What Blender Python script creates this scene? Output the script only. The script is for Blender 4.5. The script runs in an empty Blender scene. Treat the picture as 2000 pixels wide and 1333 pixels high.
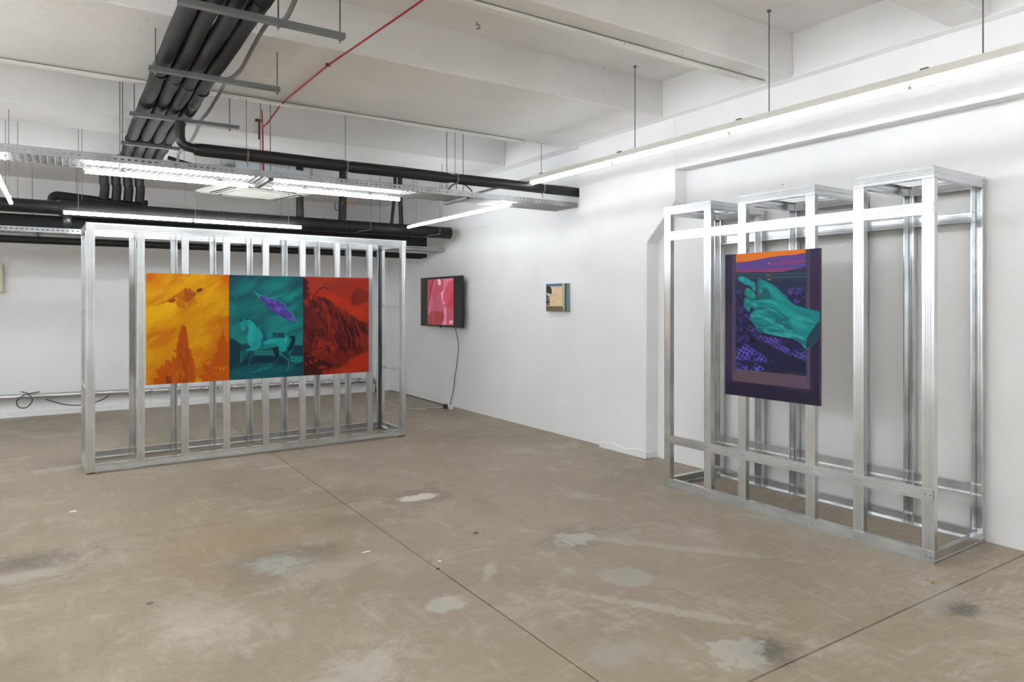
import bpy, math, random
import numpy as np
from mathutils import Vector, Matrix
random.seed(7)
C = bpy.context.scene.collection
SC = bpy.context.scene

# ------------------------------------------------------------------ camera, world, exposure
CAMH = 1.45
cam_d = bpy.data.cameras.new('camera'); cam = bpy.data.objects.new('camera', cam_d); C.objects.link(cam)
cam.location = (0, 0, CAMH); cam.rotation_euler = (math.pi/2, 0, math.radians(-33.2))
cam_d.sensor_width = 36; cam_d.lens = 1348/2000*36; cam_d.shift_y = -71.5/2000
cam_d.clip_start = .05; cam_d.clip_end = 60
SC.camera = cam
SC.view_settings.view_transform = 'Standard'
try: SC.view_settings.look = 'None'
except Exception: pass
SC.view_settings.gamma = 1; SC.view_settings.use_curve_mapping = False
SC.view_settings.exposure = 1.08
SC.cycles.use_denoising = True
SC.cycles.max_bounces = 12; SC.cycles.diffuse_bounces = 7; SC.cycles.glossy_bounces = 5
SC.cycles.caustics_reflective = False; SC.cycles.caustics_refractive = False
SC.cycles.sample_clamp_indirect = 6
FILL_STRENGTH = 34.0            # radiance of the unseen fill lines added at left
UP_FILL_STRENGTH = 180.0             # upward fill lines added behind the camera
TUBE_STRENGTH = 26.0           # tubes at the cable tray and over the long frame
LINE_STRENGTH = 6.2            # the lines close to the right wall
w = bpy.data.worlds.new('world'); SC.world = w; w.use_nodes = True
w.node_tree.nodes['Background'].inputs[0].default_value = (.8, .82, .85, 1)
w.node_tree.nodes['Background'].inputs[1].default_value = .25

# ------------------------------------------------------------------ node helpers and materials
def lin(c):
    return tuple((x/12.92 if x <= .04045 else ((x+.055)/1.055)**2.4) for x in [v/255 for v in c])
class NT:
    def __init__(s, name):
        s.m = bpy.data.materials.new(name); s.m.use_nodes = True; s.t = s.m.node_tree
        s.b = s.t.nodes['Principled BSDF']
    def n(s, typ, **kw):
        nd = s.t.nodes.new(typ)
        for k, v in kw.items():
            if isinstance(k, str) and hasattr(nd, k): setattr(nd, k, v)
        return nd
    def l(s, a, b): s.t.links.new(a, b)
    def pos(s, scale=(1, 1, 1), rot=0):
        g = s.n('ShaderNodeNewGeometry'); m = s.n('ShaderNodeMapping')
        m.inputs['Scale'].default_value = scale; m.inputs['Rotation'].default_value = (0, 0, rot)
        s.l(g.outputs['Position'], m.inputs['Vector']); return m.outputs[0]
    def noise(s, vec, scale, detail=4, rough=.55, dist=0):
        n = s.n('ShaderNodeTexNoise'); n.inputs['Scale'].default_value = scale
        n.inputs['Detail'].default_value = detail; n.inputs['Roughness'].default_value = rough
        n.inputs['Distortion'].default_value = dist; s.l(vec, n.inputs['Vector']); return n.outputs[0]
    def ramp(s, fac, stops):
        r = s.n('ShaderNodeValToRGB'); e = r.color_ramp.elements
        while len(e) < len(stops): e.new(.5)
        for el, (p, c) in zip(e, stops):
            el.position = p; el.color = (*c, 1) if len(c) == 3 else c
        s.l(fac, r.inputs[0]); return r.outputs[0]
    def math(s, op, a, b=0., c=None, clamp=False):
        n = s.n('ShaderNodeMath'); n.operation = op; n.use_clamp = clamp
        for i, v in enumerate((a, b, c)):
            if v is None: continue
            if isinstance(v, (int, float)): n.inputs[i].default_value = v
            else: s.l(v, n.inputs[i])
        return n.outputs[0]
    def mix(s, fac, a, b, mode='MIX'):
        n = s.n('ShaderNodeMix'); n.data_type = 'RGBA'; n.blend_type = mode
        if isinstance(fac, (int, float)): n.inputs[0].default_value = fac
        else: s.l(fac, n.inputs[0])
        for i, v in ((6, a), (7, b)):
            if isinstance(v, tuple): n.inputs[i].default_value = (*v[:3], 1)
            else: s.l(v, n.inputs[i])
        return n.outputs[2]
    def bump(s, h, strength, dist=.01):
        b = s.n('ShaderNodeBump'); b.inputs['Strength'].default_value = strength
        b.inputs['Distance'].default_value = dist; s.l(h, b.inputs['Height']); s.l(b.outputs[0], s.b.inputs['Normal'])
    def set(s, **kw):
        for k, v in kw.items():
            i = s.b.inputs[k.replace('_', ' ')]
            if hasattr(v, 'is_linked') or hasattr(v, 'links'): s.l(v, i)
            else: i.default_value = (*v, 1) if isinstance(v, tuple) and len(v) == 3 else v
        return s
M = {}
def flat(name, col, rough=.6, metal=0., var=.06, scale=18, bump=.0, spec=.5):
    t = NT(name); c = lin(col)
    f = t.noise(t.pos(), scale, 3)
    col_o = t.ramp(f, [(.3, tuple(x*(1-var) for x in c)), (.7, tuple(min(1, x*(1+var)) for x in c))])
    t.set(Base_Color=col_o, Roughness=rough, Metallic=metal)
    t.b.inputs['Specular IOR Level'].default_value = spec
    if bump: t.bump(t.noise(t.pos(), scale*3, 3), bump, .005)
    M[name] = t.m; return t
# painted plaster walls: brushed roller relief, faint grime, small chips
t = NT('wall_paint'); P = t.pos()
a = t.noise(P, 1.1, 5, .6); b = t.noise(P, 14, 4)
c = t.ramp(a, [(.3, lin((235, 236, 238))), (.7, lin((243, 244, 246)))])
v = t.n('ShaderNodeTexVoronoi'); v.inputs['Scale'].default_value = 3.2; t.l(P, v.inputs['Vector'])
dots = t.math('LESS_THAN', v.outputs['Distance'], .018)
dots = t.math('MULTIPLY', dots, t.math('GREATER_THAN', t.noise(P, 1.7, 2), .56))
c = t.mix(dots, c, lin((120, 112, 104)))
t.set(Base_Color=c, Roughness=.62); t.bump(t.math('ADD', t.math('MULTIPLY', a, 3.), b), .22, .012); M['wall'] = t.m
# lime-washed concrete ceiling: pits and holes scattered in patches
t = NT('ceiling_paint'); P = t.pos()
a = t.noise(P, .9, 5, .6); b = t.noise(P, 9, 5, .65)
c = t.ramp(a, [(.3, lin((218, 217, 217))), (.7, lin((234, 233, 233)))])
msk = t.ramp(t.noise(P, 1.1, 2), [(.5, (0, 0, 0)), (.62, (1, 1, 1))])
v = t.n('ShaderNodeTexVoronoi'); v.inputs['Scale'].default_value = 15; t.l(P, v.inputs['Vector'])
pit = t.ramp(v.outputs['Distance'], [(.05, (1, 1, 1)), (.11, (0, 0, 0))])
pit = t.math('MULTIPLY', pit, msk)
v2 = t.n('ShaderNodeTexVoronoi'); v2.inputs['Scale'].default_value = 5; t.l(P, v2.inputs['Vector'])
pit2 = t.math('MULTIPLY', t.ramp(v2.outputs['Distance'], [(.02, (1, 1, 1)), (.045, (0, 0, 0))]), t.math('GREATER_THAN', t.noise(P, 2.3, 2), .5))
pit = t.math('MAXIMUM', pit, pit2)
c = t.mix(t.math('MULTIPLY', pit, .6), c, lin((95, 90, 84)))
t.set(Base_Color=c, Roughness=.8); t.bump(t.math('SUBTRACT', t.math('ADD', a, b), pit), .3, .015); M['ceiling'] = t.m
# worn polished concrete floor
t = NT('floor_concrete'); g = t.n('ShaderNodeNewGeometry').outputs['Position']; P = t.pos()
big = t.noise(P, .55, 6, .62, .6); mid = t.noise(P, 2.6, 6, .65, .4); fine = t.noise(P, 26, 5, .7)
PS = t.pos((2.2, .5, 1), math.radians(12)); streak = t.noise(PS, 5, 6, .7, .3)
PS2 = t.pos((.6, 5, 1), math.radians(-20)); streak2 = t.noise(PS2, 6, 6, .75, .2)
c = t.ramp(big, [(.25, lin((131, 118, 101))), (.45, lin((149, 135, 117))), (.6, lin((158, 144, 126))), (.8, lin((151, 141, 129)))])
c = t.mix(t.ramp(mid, [(.38, (.5, .5, .5)), (.62, (0, 0, 0))]), c, lin((128, 113, 92)))
c = t.mix(t.ramp(streak, [(.54, (0, 0, 0)), (.74, (.5, .5, .5))]), c, lin((174, 168, 157)))
c = t.mix(t.ramp(streak2, [(.56, (0, 0, 0)), (.72, (.45, .45, .45))]), c, lin((176, 168, 156)))
xr = t.n('ShaderNodeSeparateXYZ'); t.l(g, xr.inputs[0])
zone = t.math('MULTIPLY', t.math('SUBTRACT', xr.outputs[0], 1.6), .5, clamp=True); zone = t.math('MULTIPLY', zone, t.math('MULTIPLY', t.math('SUBTRACT', 3.6, xr.outputs[1]), .5, clamp=True))
zone = t.math('MULTIPLY', zone, t.ramp(t.noise(P, 2.2, 3), [(.42, (.12, .12, .12)), (.6, (.8, .8, .8))]))
scr = t.noise(t.pos((1.1, 6, 1), math.radians(-38)), 3.2, 8, .82, .9)
c = t.mix(t.math('MULTIPLY', zone, t.ramp(scr, [(.5, (0, 0, 0)), (.62, (.75, .75, .75))])), c, lin((182, 175, 165)))
c = t.mix(t.math('MULTIPLY', zone, t.ramp(scr, [(.36, (.5, .5, .5)), (.46, (0, 0, 0))])), c, lin((112, 99, 82)))
c = t.mix(t.ramp(fine, [(.3, (.22, .22, .22)), (.5, (0, 0, 0))]), c, lin((95, 86, 74)))
blot = t.noise(P, 1.7, 9, .78, .5)
c = t.mix(t.ramp(blot, [(.53, (0, 0, 0)), (.66, (.55, .55, .55))]), c, lin((180, 172, 160)))
c = t.mix(t.ramp(blot, [(.33, (.45, .45, .45)), (.44, (0, 0, 0))]), c, lin((118, 104, 86)))
sep = t.n('ShaderNodeSeparateXYZ'); t.l(g, sep.inputs[0]); X, Y = sep.outputs[0], sep.outputs[1]
wob1 = t.math('SUBTRACT', t.noise(P, 8, 8, .8), .5); wob2 = t.math('SUBTRACT', t.noise(t.pos((1.3, 1, 1), 1.), 6.5, 6, .7), .5)
def spot(cx, cy, rx, ry, ang, col, strength, wob=1.2, lo=.55, hi=1.0):
    global c
    wob *= 1.5; col = tuple(v*.93 for v in col)
    ca, sa = math.cos(ang), math.sin(ang)
    dx = t.math('ADD', t.math('SUBTRACT', X, cx), 0); dy = t.math('SUBTRACT', Y, cy)
    a1 = t.math('DIVIDE', t.math('ADD', t.math('MULTIPLY', dx, ca), t.math('MULTIPLY', dy, sa)), rx)
    a2 = t.math('DIVIDE', t.math('SUBTRACT', t.math('MULTIPLY', dy, ca), t.math('MULTIPLY', dx, sa)), ry)
    d = t.math('SQRT', t.math('ADD', t.math('MULTIPLY', a1, a1), t.math('MULTIPLY', a2, a2)))
    d = t.math('ADD', d, t.math('MULTIPLY', wob1, wob*1.6)); d = t.math('ADD', d, t.math('MULTIPLY', wob2, wob))
    f = t.ramp(d, [(lo, (strength,)*3), (min(.999, hi), (0, 0, 0))])
    c = t.mix(f, c, lin(col))
DK, LT, GR = (82, 78, 72), (188, 184, 176), (170, 166, 158)
for s in [(2.26, 4.74, .34, .2, 0, DK, .45, 1.1, .3, 1.), (2.26, 4.72, .2, .1, 0, (222, 214, 200), .95, .8, .7, .95),
          (2.68, 3.37, .3, .22, .3, DK, .5, 1., .3, 1.), (2.64, 3.36, .17, .12, .3, LT, .8, 1.4, .6, .95),
          (1.1, 4.02, .4, .22, .2, DK, .38, 1.2, .2, 1.), (1.02, 3.95, .2, .17, .2, (196, 200, 198), .5, 1.2, .4, 1.),
          (-.18, 4.72, .42, .2, 0, DK, .6, 1.2, .2, 1.), (-.2, 4.5, .3, .1, 0, LT, .5, 1.2, .4, 1.),
          (2.52, 2.74, .15, .17, .5, GR, .65, .5, .75, .9), (1.93, 2.16, .2, .14, 0, GR, .4, 1., .4, 1.),
          (2.47, 1.83, .17, .13, 0, (72, 70, 66), .75, 1., .45, 1.), (2.36, 1.88, .17, .14, .3, LT, .7, 1.2, .6, .9),
          (3.58, 1.6, .15, .1, 0, (66, 65, 62), .85, 1.2, .3, 1.), (3.62, 1.68, .3, .1, .2, GR, .55, 1.4, .4, .9),
          (1.56, 2.97, .13, .09, .2, (196, 194, 188), .55, .8, .6, .95), (1.95, 3.2, .2, .05, .9, (190, 184, 172), .5, .8, .5, .95),
          (1.2, 3.7, .4, .16, .3, (196, 190, 178), .35, 1., .4, 1.), (.95, 4.5, .5, .35, 0, (170, 142, 104), .4, .8, .2, 1.),
          (.55, 3.4, .25, .5, .2, (205, 200, 190), .32, 1.2, .3, 1.), (1.0, 2.6, .3, .2, .2, (200, 197, 188), .4, 1.2, .4, 1.),
          (3.0, 3.0, .9, .06, -.9, (196, 190, 180), .35, 1.2, .4, 1.), (2.4, 2.35, .6, .05, -1., (200, 195, 185), .4, 1.4, .4, 1.),
          (4.3, 8.4, .3, .8, 0, (112, 105, 94), .4, 1.2, .3, 1.), (3.6, 8.6, .25, .1, .2, (205, 200, 192), .5, 1.2, .4, 1.),
          (.1, 7.3, .6, .1, .2, (195, 188, 176), .5, 1.2, .4, 1.), (1.6, 6.3, .3, .06, .1, (196, 194, 186), .45, 1.2, .4, 1.),
          (1.2, 9.2, 2.8, .8, 0, (140, 130, 115), .35, 1., .3, 1.), (.6, 2.5, .3, .2, 0, DK, .3, 1., .3, 1.)]:
    spot(*s)
# hairline scratches: thin contours of stretched noise
def scratch(scale, rot, w, col, st):
    global c
    n = t.noise(t.pos(scale, rot), 1.0, 2, .4); d = t.math('ABSOLUTE', t.math('SUBTRACT', n, .5))
    f = t.ramp(d, [(0, (st,)*3), (w, (0, 0, 0))]); f2 = t.math('MULTIPLY', f, t.math('GREATER_THAN', t.noise(P, 2.2, 2), .52))
    c = t.mix(f2, c, lin(col))
scratch((2.2, .5, 1), .5, .0022, (84, 74, 60), .2); scratch((.5, 1.8, 1), -.35, .0025, (180, 174, 162), .18)
scratch((3, .9, 1), -1.1, .0018, (86, 78, 66), .2)
r = t.ramp(mid, [(.3, (.36,)*3), (.7, (.52,)*3)])
t.set(Base_Color=c, Roughness=r); t.b.inputs['Specular IOR Level'].default_value = .45
t.bump(t.math('ADD', fine, t.math('MULTIPLY', streak, .6)), .12, .004); M['floor'] = t.m
t = NT('galvanised_steel'); P = t.pos()
sp = t.noise(P, 3.5, 3)
c = t.ramp(sp, [(.3, (.54, .56, .58)), (.7, (.70, .715, .725))])
t.set(Base_Color=c, Metallic=1., Roughness=.24); M['galv'] = t.m
t = NT('zinc_tray'); P = t.pos()
t.set(Base_Color=t.ramp(t.noise(P, 7, 4), [(.3, (.3, .31, .32)), (.7, (.44, .45, .46))]), Metallic=.75, Roughness=.42); M['tray'] = t.m
flat('black_foam', (17, 17, 17), .6, spec=.35, var=.2, scale=9, bump=.15)
flat('black_plastic', (22, 22, 23), .35, var=.1)
flat('dark_foam', (10, 10, 10), .5, var=.2, bump=.15)
flat('strut_grey', (106, 108, 108), .5, .35)
flat('rod_steel', (120, 120, 118), .45, .5)
flat('grey_conduit', (126, 126, 126), .5, 0, .1, 60, .1)
flat('white_plastic', (226, 225, 220), .45, var=.02)
flat('cream_plastic', (205, 200, 178), .5, var=.03)
flat('red_cable', (165, 38, 40), .5)
flat('foil', (205, 205, 206), .22, .95, .15, 40, .9)
flat('blue_grey_metal', (172, 182, 188), .45, .2, .03)
flat('grille_beige', (176, 168, 142), .6)
flat('black_cable', (30, 30, 30), .5)
flat('white_cable', (215, 213, 205), .5)
flat('rust', (92, 66, 40), .8, .2, .3, 60)
flat('brass', (170, 140, 70), .35, .9)
flat('groove', (58, 52, 45), .9)
flat('hole_dark', (24, 24, 26), .9)
flat('raw_canvas', (190, 186, 176), .8)
flat('yellow_edge', (222, 176, 40), .7)
flat('blue_wire', (60, 60, 130), .5); flat('orange_wire', (190, 110, 50), .5)
flat('paper', (226, 222, 212), .8)
flat('purple_edge', (60, 48, 66), .7, var=.5, scale=60)
flat('grey_blue_edge', (128, 144, 156), .7)
t = NT('led_diffuser'); t.set(Base_Color=(.9, .9, .9)); t.b.inputs['Emission Color'].default_value = (.935, .98, 1, 1)
t.b.inputs['Emission Strength'].default_value = FILL_STRENGTH; M['led'] = t.m  # this strength serves the added fill lines at left
m2 = t.m.copy(); m2.name = 'led_diffuser_line'; m2.node_tree.nodes['Principled BSDF'].inputs['Emission Strength'].default_value = LINE_STRENGTH; M['led_line'] = m2
m3 = t.m.copy(); m3.name = 'led_diffuser_tube'; m3.node_tree.nodes['Principled BSDF'].inputs['Emission Strength'].default_value = TUBE_STRENGTH; M['led_tube'] = m3
m4 = t.m.copy(); m4.name = 'led_diffuser_indirect'; m4.node_tree.nodes['Principled BSDF'].inputs['Emission Strength'].default_value = UP_FILL_STRENGTH; M['led_up'] = m4  # diffuser of the added upward fill lines
m5 = t.m.copy(); m5.name = 'led_diffuser_side'; m5.node_tree.nodes['Principled BSDF'].inputs['Emission Strength'].default_value = 15.; M['led_side'] = m5
t = NT('red_led'); t.b.inputs['Emission Color'].default_value = (1, .05, .05, 1); t.b.inputs['Emission Strength'].default_value = 1.; M['red_led'] = t.m
def art_mat(name, rough, emit=0.):
    t = NT(name); at = t.n('ShaderNodeAttribute'); at.attribute_name = 'paint'
    br = t.noise(t.pos((1, 3, 1), .6), 90, 3)
    if emit:
        t.set(Base_Color=(.01, .01, .01), Roughness=rough)
        t.l(at.outputs['Color'], t.b.inputs['Emission Color']); t.b.inputs['Emission Strength'].default_value = emit
    else:
        t.set(Base_Color=at.outputs['Color'], Roughness=rough); t.b.inputs['Specular IOR Level'].default_value = .12; t.bump(br, .1, .002)
    M[name] = t.m
art_mat('oil_paint', .5); art_mat('lit_screen', .25, .45)

# ------------------------------------------------------------------ mesh helpers
V = Vector
WORLD = {}
class MB:
    def __init__(s): s.v = []; s.f = []; s.sm = []
    def add(s, vs, fs, smooth=False):
        k = len(s.v); s.v += [tuple(p) for p in vs]; s.f += [tuple(i+k for i in f) for f in fs]; s.sm += [smooth]*len(fs); return s
    def box(s, x0, y0, z0, x1, y1, z1):
        return s.obox(V(((x0+x1)/2, (y0+y1)/2, (z0+z1)/2)), V((1, 0, 0)), V((0, 1, 0)), V((0, 0, 1)), abs(x1-x0)/2, abs(y1-y0)/2, abs(z1-z0)/2)
    def obox(s, c, a, b, d, ha, hb, hd):
        c = V(c); vs = [c+a*(i*ha)+b*(j*hb)+d*(k*hd) for i in (-1, 1) for j in (-1, 1) for k in (-1, 1)]
        return s.add(vs, [(0, 1, 3, 2), (4, 6, 7, 5), (0, 4, 5, 1), (2, 3, 7, 6), (0, 2, 6, 4), (1, 5, 7, 3)])
    def tube(s, pts, r, n=12, cap=True, smooth=True):
        pts = [V(p) for p in pts]; rs = r if isinstance(r, (list, tuple)) else [r]*len(pts)
        up = None; rings = []
        for i, p in enumerate(pts):
            d = (pts[min(i+1, len(pts)-1)]-pts[max(i-1, 0)]).normalized()
            if up is None: up = V((0, 0, 1)) if abs(d.z) < .9 else V((1, 0, 0))
            sx = d.cross(up); sx = sx.normalized() if sx.length > 1e-5 else V((1, 0, 0)); up2 = sx.cross(d).normalized(); up = up2
            rings.append([p+(sx*math.cos(2*math.pi*k/n)+up2*math.sin(2*math.pi*k/n))*rs[i] for k in range(n)])
        vs = [q for R in rings for q in R]; fs = []
        for i in range(len(pts)-1):
            for k in range(n): fs.append((i*n+k, i*n+(k+1) % n, (i+1)*n+(k+1) % n, (i+1)*n+k))
        s.add(vs, fs, smooth)
        if cap:
            s.add(rings[0], [tuple(range(n))[::-1]]); s.add(rings[-1], [tuple(range(n))])
        return s
    def prism(s, prof, o, W, D, A, L, closed=True):
        """sweep a closed 2-D outline (a along W, b along D) over length L along A"""
        o, W, D, A = V(o), V(W), V(D), V(A); n = len(prof)
        v0 = [o+W*a+D*b for a, b in prof]; v1 = [p+A*L for p in v0]
        fs = [(i, (i+1) % n, n+(i+1) % n, n+i) for i in range(n)]
        fs += [tuple(range(n))[::-1], tuple(range(n, 2*n))]
        return s.add(v0+v1, fs)
    def channel(s, o, W, D, A, L, w=.065, d=.04, lip=0., ribs=(.3, .5, .7)):
        """rolled-steel channel: ribbed web width w, flanges depth d"""
        th = .0018; path = []
        if lip: path.append((lip, d))
        path += [(0, d), (0, 0)]
        for r in ribs: path += [((r-.05)*w, 0), ((r-.02)*w, .002), ((r+.02)*w, .002), ((r+.05)*w, 0)]
        path += [(w, 0), (w, d)]
        if lip: path.append((w-lip, d))
        o, W, D, A = V(o), V(W), V(D), V(A); P2 = []
        for i, (a, b) in enumerate(path):
            p = Vector((a, b)); e0 = (p-Vector(path[i-1])).normalized() if i else None
            e1 = (Vector(path[i+1])-p).normalized() if i < len(path)-1 else None
            ns = [Vector((-e.y, e.x)) for e in (e0, e1) if e is not None]
            nn = sum(ns, Vector((0, 0))); nn = nn.normalized()/max(.5, nn.normalized().dot(ns[0]))
            P2.append(p+nn*th)
        n = len(path); v = []
        for q in (path, P2):
            for zz in (0, L): v += [o+W*a+D*b+A*zz for a, b in q]
        f = []
        for i in range(n-1):
            f.append((i, i+1, n+i+1, n+i)); f.append((2*n+i, 3*n+i, 3*n+i+1, 2*n+i+1))
            f.append((i, 2*n+i, 2*n+i+1, i+1)); f.append((n+i, n+i+1, 3*n+i+1, 3*n+i))
        f.append((0, n, 3*n, 2*n)); f.append((n-1, 3*n-1, 4*n-1, 2*n-1))
        return s.add(v, f)
    def build(s, name, mat, parent=None, bevel=0.):
        vs = np.array(s.v, dtype=float); lo, hi = vs.min(0), vs.max(0)
        o = V(((lo[0]+hi[0])/2, (lo[1]+hi[1])/2, lo[2]))
        me = bpy.data.meshes.new(name); me.from_pydata([tuple(p) for p in (vs-np.array(o))], [], s.f)
        me.polygons.foreach_set('use_smooth', s.sm); me.validate(); me.update()
        me.materials.append(M[mat] if isinstance(mat, str) else mat)
        ob = bpy.data.objects.new(name, me); C.objects.link(ob)
        ob.location = o; WORLD[ob.name] = o
        if parent is not None:
            ob.parent = parent; ob.location = o-WORLD[parent.name]
        if bevel:
            md = ob.modifiers.new('bevel', 'BEVEL'); md.width = bevel; md.segments = 2; md.limit_method = 'ANGLE'
        return ob
def tag(o, label=None, cat=None, group=None, kind=None):
    if label: o['label'] = label
    if cat: o['category'] = cat
    if group: o['group'] = group
    if kind: o['kind'] = kind
    return o
def thing(name, loc, label, cat, group=None):
    o = bpy.data.objects.new(name, None); C.objects.link(o); o.location = loc; o.empty_display_size = .1
    WORLD[o.name] = V(loc); return tag(o, label, cat, group)
def arc(c, r, a0, a1, U, W, n=7):
    c, U, W = V(c), V(U), V(W)
    return [c+U*(r*math.cos(a0+(a1-a0)*i/n))+W*(r*math.sin(a0+(a1-a0)*i/n)) for i in range(n+1)]
def smooth_path(pts, n=6):
    P = [V(p) for p in pts]; out = []
    for i in range(len(P)-1):
        p0, p1, p2, p3 = P[max(i-1, 0)], P[i], P[i+1], P[min(i+2, len(P)-1)]
        for k in range(n):
            t = k/n; out.append(.5*((2*p1)+(-p0+p2)*t+(2*p0-5*p1+4*p2-p3)*t*t+(-p0+3*p1-3*p2+p3)*t**3))
    return out+[P[-1]]
ex, ey, ez = V((1, 0, 0)), V((0, 1, 0)), V((0, 0, 1))

# ------------------------------------------------------------------ room shell
XW, XE, YN, YF = -5.2, 4.735, -4.2, 10.9
ZB, ZC = 3.12, 3.44
XA = 4.66          # wall plane of the bay with the screen
fl = MB().box(XW-.3, YN-.3, -.2, XE+.5, YF+.6, -.012).build('floor', 'groove'); tag(fl, kind='structure')
xs = [(XW-.3, 1.726), (1.734, XE+.5)]
ys = [(YN-.3, 1.715), (1.725, 4.889), (4.893, 8.056), (8.06, YF+.6)]
for x0, x1 in xs:
    for y0, y1 in ys: MB().box(x0, y0, -.012, x1, y1, 0).build('slab', 'floor', fl)
def struct(name, mb, mat, bevel=0.): return tag(mb.build(name, mat, None, bevel), kind='structure')
def wavy_strip(mb, p0, p1, z0, z1, thick, n=60, amp=.006):
    p0, p1 = V(p0), V(p1); d = (p1-p0); nrm = V((d.y, -d.x, 0)).normalized(); R = random.Random(3)
    v = []; f = []
    for i in range(n+1):
        p = p0+d*(i/n); dz = R.uniform(-amp, amp); dd = thick+R.uniform(0, amp)
        v += [p+ez*(z0+0), p+nrm*dd+ez*z0, p+nrm*dd+ez*(z1+dz), p+ez*(z1+dz*1.4)]
    for i in range(n):
        for k in range(3): f.append((i*4+k, i*4+k+1, i*4+4+k+1, i*4+4+k))
        f.append((i*4+3, i*4, i*4+4, i*4+7))
    mb.add(v, f); return mb
# back wall: thicker plastered lower part with a rough ledge, board-marked concrete above
wb = MB().box(XW, YF, 0, XE+.3, YF+.5, 2.29)
wavy_strip(wb, (XW, YF+.25, 0), (XE, YF+.25, 0), 2.25, 2.305, .262, 220, .008)
struct('wall_back', wb, 'wall')
up = MB()
for z0, z1, dy in ((2.25, 2.72, .0), (2.72, 2.92, .012), (2.92, 3.03, 0), (3.03, 3.5, .012)): up.box(XW, YF+.2+dy, z0, XE+.3, YF+.5, z1)
up.build('board_marked_band', 'ceiling', bpy.data.objects['wall_back'])
wavy = MB(); wavy_strip(wavy, (XW, YF, 0), (XE, YF, 0), 0, .07, .01, 200, .004)
wavy.build('rough_plaster_foot', 'wall', bpy.data.objects['wall_back'])
# right wall: screen bay at XA, frame bay at XE, with pilaster between and lintel over the frame bay
XP = 4.59
wr = MB().box(XA, 5.2, 0, XE+.4, YF+.5, 3.5)
wr.box(XE, YN, 0, XE+.4, 5.2, 3.5)
wall_right = struct('wall_right', wr, 'wall')
cp = [(4.72, -.01), (5.38, -.01), (5.37, 2.04), (5.72, 2.42), (5.72, 3.5), (4.357, 3.5), (4.357, 2.37), (4.71, 2.03)]
MB().prism(cp, (XP, 0, 0), ey, ez, ex, XE+.05-XP).build('haunched_pilaster', 'wall', wall_right, .008)
MB().prism([(0, 2.655), (XE+.03-XP, 2.668), (XE+.03-XP, 3.5), (0, 3.5)], (XP, YN, 0), ex, ez, ey, 4.357-YN).build('lintel', 'wall', wall_right, .008)
MB().prism([(4.715, 0), (5.385, 0), (5.38, .05), (5.2, .075), (5.0, .055), (4.8, .085), (4.71, .07)], (XP-.012, 0, 0), ey, ez, ex, .1).build('plaster_foot', 'wall', wall_right, .006)
struct('wall_left', MB().box(XW-.3, YN-.3, 0, XW, YF+.5, 3.5), 'wall')
struct('wall_front', MB().box(XW, YN-.3, 0, XE+.4, YN, 3.5), 'wall')
ceil = struct('ceiling', MB().box(XW-.3, YN-.3, ZC, XE+.4, YF+.6, ZC+.2), 'ceiling')
for y0, y1 in ((YN, -.72), (.54, .76), (1.82, 2.04), (3.11, 3.33), (4.42, 5.86), (7.02, 7.75), (8.85, YF+.25)):
    MB().box(XW, y0, ZB, 4.5, y1, ZC+.01).build('beam', 'ceiling', ceil, .012)
MB().box(4.5, YN, ZB, XE+.1, YF+.25, ZC+.01).build('edge_beam', 'wall', ceil, .006)

# ------------------------------------------------------------------ galvanised stud frames
galv = 'galv'
def screw(mb, p, n, r=.0035):
    p, n = V(p), V(n); u = n.cross(ez).normalized(); mb.tube([p, p+n*.003], [r, r*.6], 8)
# left frame, 3 m wide
a = math.radians(2.06); E1 = V((math.cos(a), math.sin(a), 0)); E2 = V((-math.sin(a), math.cos(a), 0)); O1 = V((.183, 6.895, .012))
H1, D1 = 2.14, .65
F1 = thing('stud_frame', O1, 'long low freestanding frame of galvanised steel studs holding the orange, teal and red paintings', 'metal frame')
# feet
for u, d in ((.0, .0), (2.93, 0), (0, D1-.08), (2.93, D1-.08)):
    MB().obox(O1+E1*(u+.035)+E2*(d+.04)-ez*.006, E1, E2, ez, .03, .04, .006).build('packing_piece', 'rust', F1)
def P1(u, d, z): return O1+E1*u+E2*d+ez*z
us = [0, .385, .745, 1.105, 1.467, 1.83, 2.192, 2.555, 2.945]
for i, u in enumerate(us):
    wdt = .06 if i else .065
    MB().channel(P1(u, .0025 if 0 < i < 8 else -.001, .002), E1, E2, ez, H1-.004, wdt, .042, .007).build('stud', galv, F1)
for i, u in enumerate(us):
    if 0 < i < 8: u += .004
    MB().channel(P1(u+.06, D1-.003, .002), -E1, -E2, ez, H1-.004, .06, .042, .007).build('stud', galv, F1)
for z0, sgn in ((0, 1), (H1, -1)):
    for d, dd in ((0, 1), (D1, -1)):
        MB().channel(P1(0, d, z0), ez*sgn, E2*dd, E1, 3.01, .065, .035).build('track', galv, F1)
    for u, dd in ((0, 1), (3.01, -1)):
        MB().channel(P1(u-.001*dd, 0, z0), ez*sgn, E1*dd, E2, D1, .065, .035).build('track', galv, F1)
for u, dd in ((0.004, 1), (3.006, -1)):
    for z0 in (1.40, .70): MB().channel(P1(u, .03, z0), ez, E1*dd, E2, D1-.06, .028, .02, 0, ()).build('cross_rung', galv, F1)
for u0, dd in ((0, 1), (3.01, -1)):
    MB().channel(P1(u0, .045, .004), E2, E1*dd, ez, H1-.01, .05, .035).build('side_stud', galv, F1)
    MB().channel(P1(u0, D1-.095, .004), E2, E1*dd, ez, H1-.01, .05, .035).build('side_stud', galv, F1)
sb = MB()
for u in us:
    for du in (.017, .045):
        for z in (.032, H1-.032): screw(sb, P1(u+du, -.001, z), -E2)
tag(sb.build('screw_heads', galv, F1), kind='stuff')
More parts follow.
